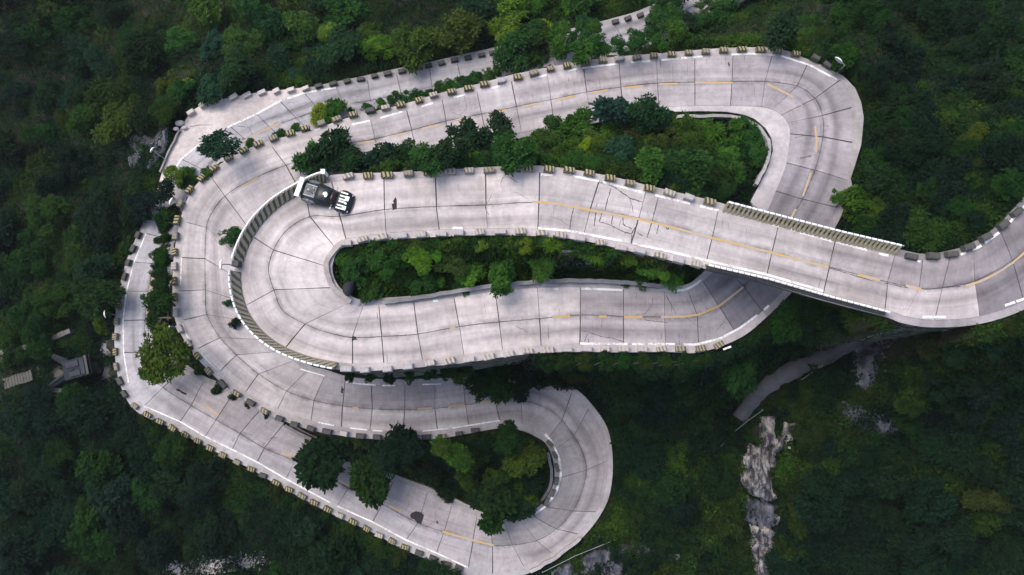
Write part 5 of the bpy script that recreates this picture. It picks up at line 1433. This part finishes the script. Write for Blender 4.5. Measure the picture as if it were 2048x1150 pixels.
def gravel():
    rng = np.random.default_rng(3); V, F = [], []
    for _ in range(900):
        t = rng.random(); u = 325 + t * 215 + rng.normal(0, 4); v = 1136 - 22 * t ** 2 + rng.normal(0, 8) + (t < .3) * 4
        p = hit(u, v)
        r = rng.uniform(.08, .24); b = len(V)
        o = np.array([[1, 0, 0], [-1, 0, 0], [0, 1, 0], [0, -1, 0], [0, 0, .8], [0, 0, -.8]]) * r * rng.uniform(.7, 1.3, (6, 3)) + p + [0, 0, .25]
        V += list(o); F += [(b + a, b + c, b + d) for a, c, d in ((0, 2, 4), (2, 1, 4), (1, 3, 4), (3, 0, 4), (2, 0, 5), (1, 2, 5), (3, 1, 5), (0, 3, 5))]
    tag(link('gravel', mesh_from('gravel', np.array(V), np.array(F)), M['block_grey']), 'pale grey gravel bank in the bottom left forest', None, None, 'stuff')
gravel()

# ------------------------------------------------------------------ foot path with handrails below the bridge approach
def foot_path():
    pts = np.array(PATH, float); s = np.concatenate([[0], np.cumsum(np.linalg.norm(np.diff(pts, axis=0), axis=1))])
    q = np.linspace(0, s[-1], 46)
    u, v, z = (np.interp(q, s, a) for a in (pts[:, 0], pts[:, 1], PATHZ))
    for _ in range(4):
        u[1:-1] = (u[:-2] + 2 * u[1:-1] + u[2:]) / 4; v[1:-1] = (v[:-2] + 2 * v[1:-1] + v[2:]) / 4
    c = P(u, v, z)
    t = np.gradient(c, axis=0); nr = np.stack([-t[:, 1], t[:, 0], 0 * t[:, 0]], -1); nr /= np.linalg.norm(nr, axis=1)[:, None]
    w = .78 + .3 * (vnoise(q, q * 0, 14, 77)[:, None] - .5) + .2 * (vnoise(q, q * 0, 5, 78)[:, None] - .5)
    V, F = ribbon(c - nr * w, c + nr * w); n = len(c); i = np.arange(n - 1)
    V = np.vstack([V, c - nr * w - [0, 0, 1.6], c + nr * w - [0, 0, 1.6]])
    F = np.vstack([F[:, ::-1], np.stack([i, i + 1, 2 * n + i + 1, 2 * n + i], -1), np.stack([n + i, n + i + 1, 3 * n + i + 1, 3 * n + i], -1)[:, ::-1]])
    tag(link('path', mesh_from('path', V, F), M['concrete'], color=(.105, .103, .108)), 'narrow grey concrete foot path winding under the bridge approach', None, None, 'structure')
foot_path()
def hand_rail(pts, z, label):
    base = []
    for k, (u, v) in enumerate(pts):
        p = hit(u, v, 1.0); base.append(p)
    root = tag(link('hand_railing', None, loc=base[0]), label, 'railing')
    mb = MB(); mb.tube([tuple(p - base[0]) for p in base], .026, 5); mb.build('top_rail', M['pale_metal'], root)
    for p in base:
        g = float(ground(p[0], p[1])); mb = MB(); q = p - base[0]
        mb.tube([(q[0], q[1], g - p[2] + q[2] - .3), tuple(q)], .03, 5); mb.build('rail_post', M['pale_metal'], root)
M['pale_metal'] = simple('pale_rail', (.30, .32, .35), .5, .15)
hand_rail([(1442,893),(1470,862),(1498,840),(1526,820)], -20, 'thin pale hand railing beside lower end of the foot path')
hand_rail([(1606,758),(1625,744),(1646,730)], -17, 'short thin hand railing beside middle of the foot path')
hand_rail([(1716,684),(1740,673),(1765,666),(1830,662),(1897,660)], -13, 'long thin hand railing above the dark rock slab')
hand_rail([(1085,1145),(1150,1112),(1222,1083)], -24, 'thin pale hand railing outside the bottom bend')

# ------------------------------------------------------------------ hut, yard, steps and sign at the far left
yard = [(205,668),(235,680),(240,720),(238,765),(215,782),(195,778),(208,740),(200,700)]
V = np.array([P(u, v, HUTZ + .05) for u, v in yard]); V2 = V - [0, 0, 1.2]
n = len(yard)
tag(link('pavement', mesh_from('pavement', np.vstack([V, V2]), [tuple(range(n - 1, -1, -1))] + [(i, (i + 1) % n, n + (i + 1) % n, n + i) for i in range(n)]), M['concrete'], color=(.19, .19, .205)), 'small pale concrete yard beside the hut left of the road', None, None, 'structure')
def hut():
    c = P(178, 737, HUTZ); a = P(150, 742, HUTZ); b_ = P(205, 727, HUTZ)
    ang = math.atan2(b_[1] - a[1], b_[0] - a[0])
    root = tag(link('hut', None, loc=c, rotz=ang), 'small dark roofed hut with two gable wings beside the left road', 'hut')
    mb = MB(); mb.box((0, 0, 1.1), (2.9, 1.8, 2.2)); mb.build('wall', M['wall'], root)
    rf = MB(); rf.box((0, 0, 2.32), (3.3, 2.3, .2)); roof = rf.build('roof', M['darkroof'], root)
    mb = MB(); mb.box((-.5, .55, 2.47), (1.5, .7, .1)); mb.box((-.35, -.6, 2.47), (1.3, .6, .1)); mb.build('roof_panel', M['grey_roof'], roof)
    mb = MB(); mb.box((.7, 0, 2.5), (.5, 1.9, .14)); mb.build('roof_panel', M['grey_roof'], roof)
    mb = MB(); mb.box((1.35, 0, 2.6), (.3, 2.3, .5)); mb.build('parapet', M['black'], roof)
    mb = MB(); mb.box((.2, -.91, .95), (.8, .06, 1.9)); mb.build('door', M['black'], root)
    for p0, p1 in (((150,738),(100,772)), ((146,733),(106,712))):
        q0, q1 = P(*p0, HUTZ + 2.2), P(*p1, HUTZ + 1.6)
        Mi = (Matrix.Translation(c) @ Matrix.Rotation(ang, 4, 'Z')).inverted()
        l0, l1 = Mi @ Vector(q0), Mi @ Vector(q1)
        d = (l1 - l0); s = Vector((-d.y, d.x, 0)).normalized() * .5
        mb = MB(); up = Vector((0, 0, .35)); dn = Vector((0, 0, .12))
        V = [l0 - s, l0 + up, l0 + s, l1 - s * .6, l1 + up, l1 + s * .6]; W = [p - dn for p in V]
        mb.add(V + W, [(0, 1, 4, 3), (1, 2, 5, 4), (6, 9, 10, 7), (7, 10, 11, 8), (0, 3, 9, 6), (2, 8, 11, 5), (0, 6, 7, 1), (1, 7, 8, 2), (3, 4, 10, 9), (4, 5, 11, 10)])
        mb.build('wing_roof', M['darkroof'], root)
        mb = MB()
        for f in (.3, .95):
            p = l0 + d * f; mb.tube([(p.x, p.y, 0), (p.x, p.y, p.z)], .07, 6)
        mb.build('wing_post', M['bark'], root)
M['grey_roof'] = simple('grey_roof', (.035, .042, .054), .9, .3, 2)
hut()
def stone_wall(a, b_, h, w, label):
    p0, p1 = P(*a, HUTZ), P(*b_, HUTZ); d = p1 - p0; L = float(np.linalg.norm(d)); ang = math.atan2(d[1], d[0])
    root = tag(link('stone_wall', None, loc=p0, rotz=ang), label, 'wall')
    n = max(3, int(L / .75)); me = None
    for k in range(n):
        mb = MB(); mb.box((L / n * (k + .5), random.uniform(-.06, .06), h / 2 - .4), (L / n * .95, w * random.uniform(.85, 1.1), h + .8 + random.uniform(-.12, .12)), random.uniform(-.06, .06))
        mb.build('stone', M['rock_wall'], root)
M['rock_wall'] = simple('rock_wall', (.135, .13, .125), .95, .45, 2, bmp=.5)
stone_wall((150, 662), (86, 690), 1.0, .6, 'low grey stone wall above the hut running down to left')
stone_wall((86, 690), (2, 708), .9, .7, 'low grey stone wall along upper side of the stone steps')
stone_wall((104, 778), (172, 786), .8, .6, 'low grey stone wall below the hut and landing')
def steps():
    a, b_ = P(70, 750, HUTZ), P(8, 768, HUTZ)
    d = (b_ - a); L = np.linalg.norm(d); ang = math.atan2(d[1], d[0])
    root = tag(link('steps', None, loc=a, rotz=ang), 'flight of pale stone steps left of the hut', 'steps')
    n = 10; me = None
    for k in range(n):
        if me is None:
            mb = MB(); mb.box((0, 0, -.4), (L / n * .8, 1.3, .8)); me = mb.mesh('step'); me.materials.append(M['step'])
        link('step', me, None, root, loc=(L / n * (k + .5), .05 * math.sin(k), .55 - .045 * k))
M['step'] = simple('step_stone', (.095, .095, .08), .9, .3)
steps()
land = [(72,735),(100,722),(125,735),(142,752),(165,768),(185,782),(150,788),(110,785),(80,765)]
V = np.array([P(u, v, HUTZ + .1) for u, v in land]); n = len(land)
tag(link('pavement', mesh_from('pavement', np.vstack([V, V - [0, 0, 1.2]]), [tuple(range(n - 1, -1, -1))] + [(i, (i + 1) % n, n + (i + 1) % n, n + i) for i in range(n)]), M['concrete'], color=(.10, .09, .08)), 'dull stone landing between the hut and steps', None, None, 'structure')
M['rock_stone'] = simple('rock_stone', (.17, .155, .135), .95, .5, 2, bmp=.5)
p = hit(53, 670, 1.9); g = float(ground(p[0], p[1]))
root = tag(link('sign', None, loc=(p[0], p[1], g)), 'small white sign board on a post in the far left forest', 'sign')
mb = MB(); mb.tube([(0, 0, -.3), (0, 0, p[2] - g)], .04, 6); mb.build('post', M['grey_metal'], root)
mb = MB(); mb.box((0, 0, p[2] - g), (.32, .5, .06), 0, 1, .5); mb.build('board', M['white_metal'], root)
for k, (u, v, r, lab) in enumerate([(12,722,.95,'pale boulder at the far left edge above the steps'),(32,715,.6,'grey boulder right of the far left pale boulder'),(90,690,.8,'grey boulder at forest edge above the hut'),(55,702,.6,'small brownish boulder between the sign and hut'),(1305,1048,.5,'pale boulder lying in the lower right forest')]):
    q = hit(u, v, .2); tag(boulder(q, r, 60 + k, M['rock_stone'], (1.2, .8, .7)), lab, 'boulder')
print('trees', n_tree, 'objects', len(bpy.data.objects))

# ------------------------------------------------------------------ thin haze added round the whole place to lift the blacks
mb = MB(); mb.box((0, 0, -6), (2200, 1800, 132))
hz = mb.build('haze', None)
hm = bpy.data.materials.new('haze'); hm.use_nodes = True
hm.node_tree.nodes.clear()
pv_ = hm.node_tree.nodes.new('ShaderNodeVolumePrincipled'); pv_.inputs['Density'].default_value = 0.0001; pv_.inputs['Color'].default_value = (.82, .9, 1.0, 1)
ho = hm.node_tree.nodes.new('ShaderNodeOutputMaterial'); hm.node_tree.links.new(pv_.outputs[0], ho.inputs['Volume'])
hz.data.materials.append(hm)
tag(hz, 'thin bluish haze added over the whole valley to lift its blacks', None, None, 'stuff')
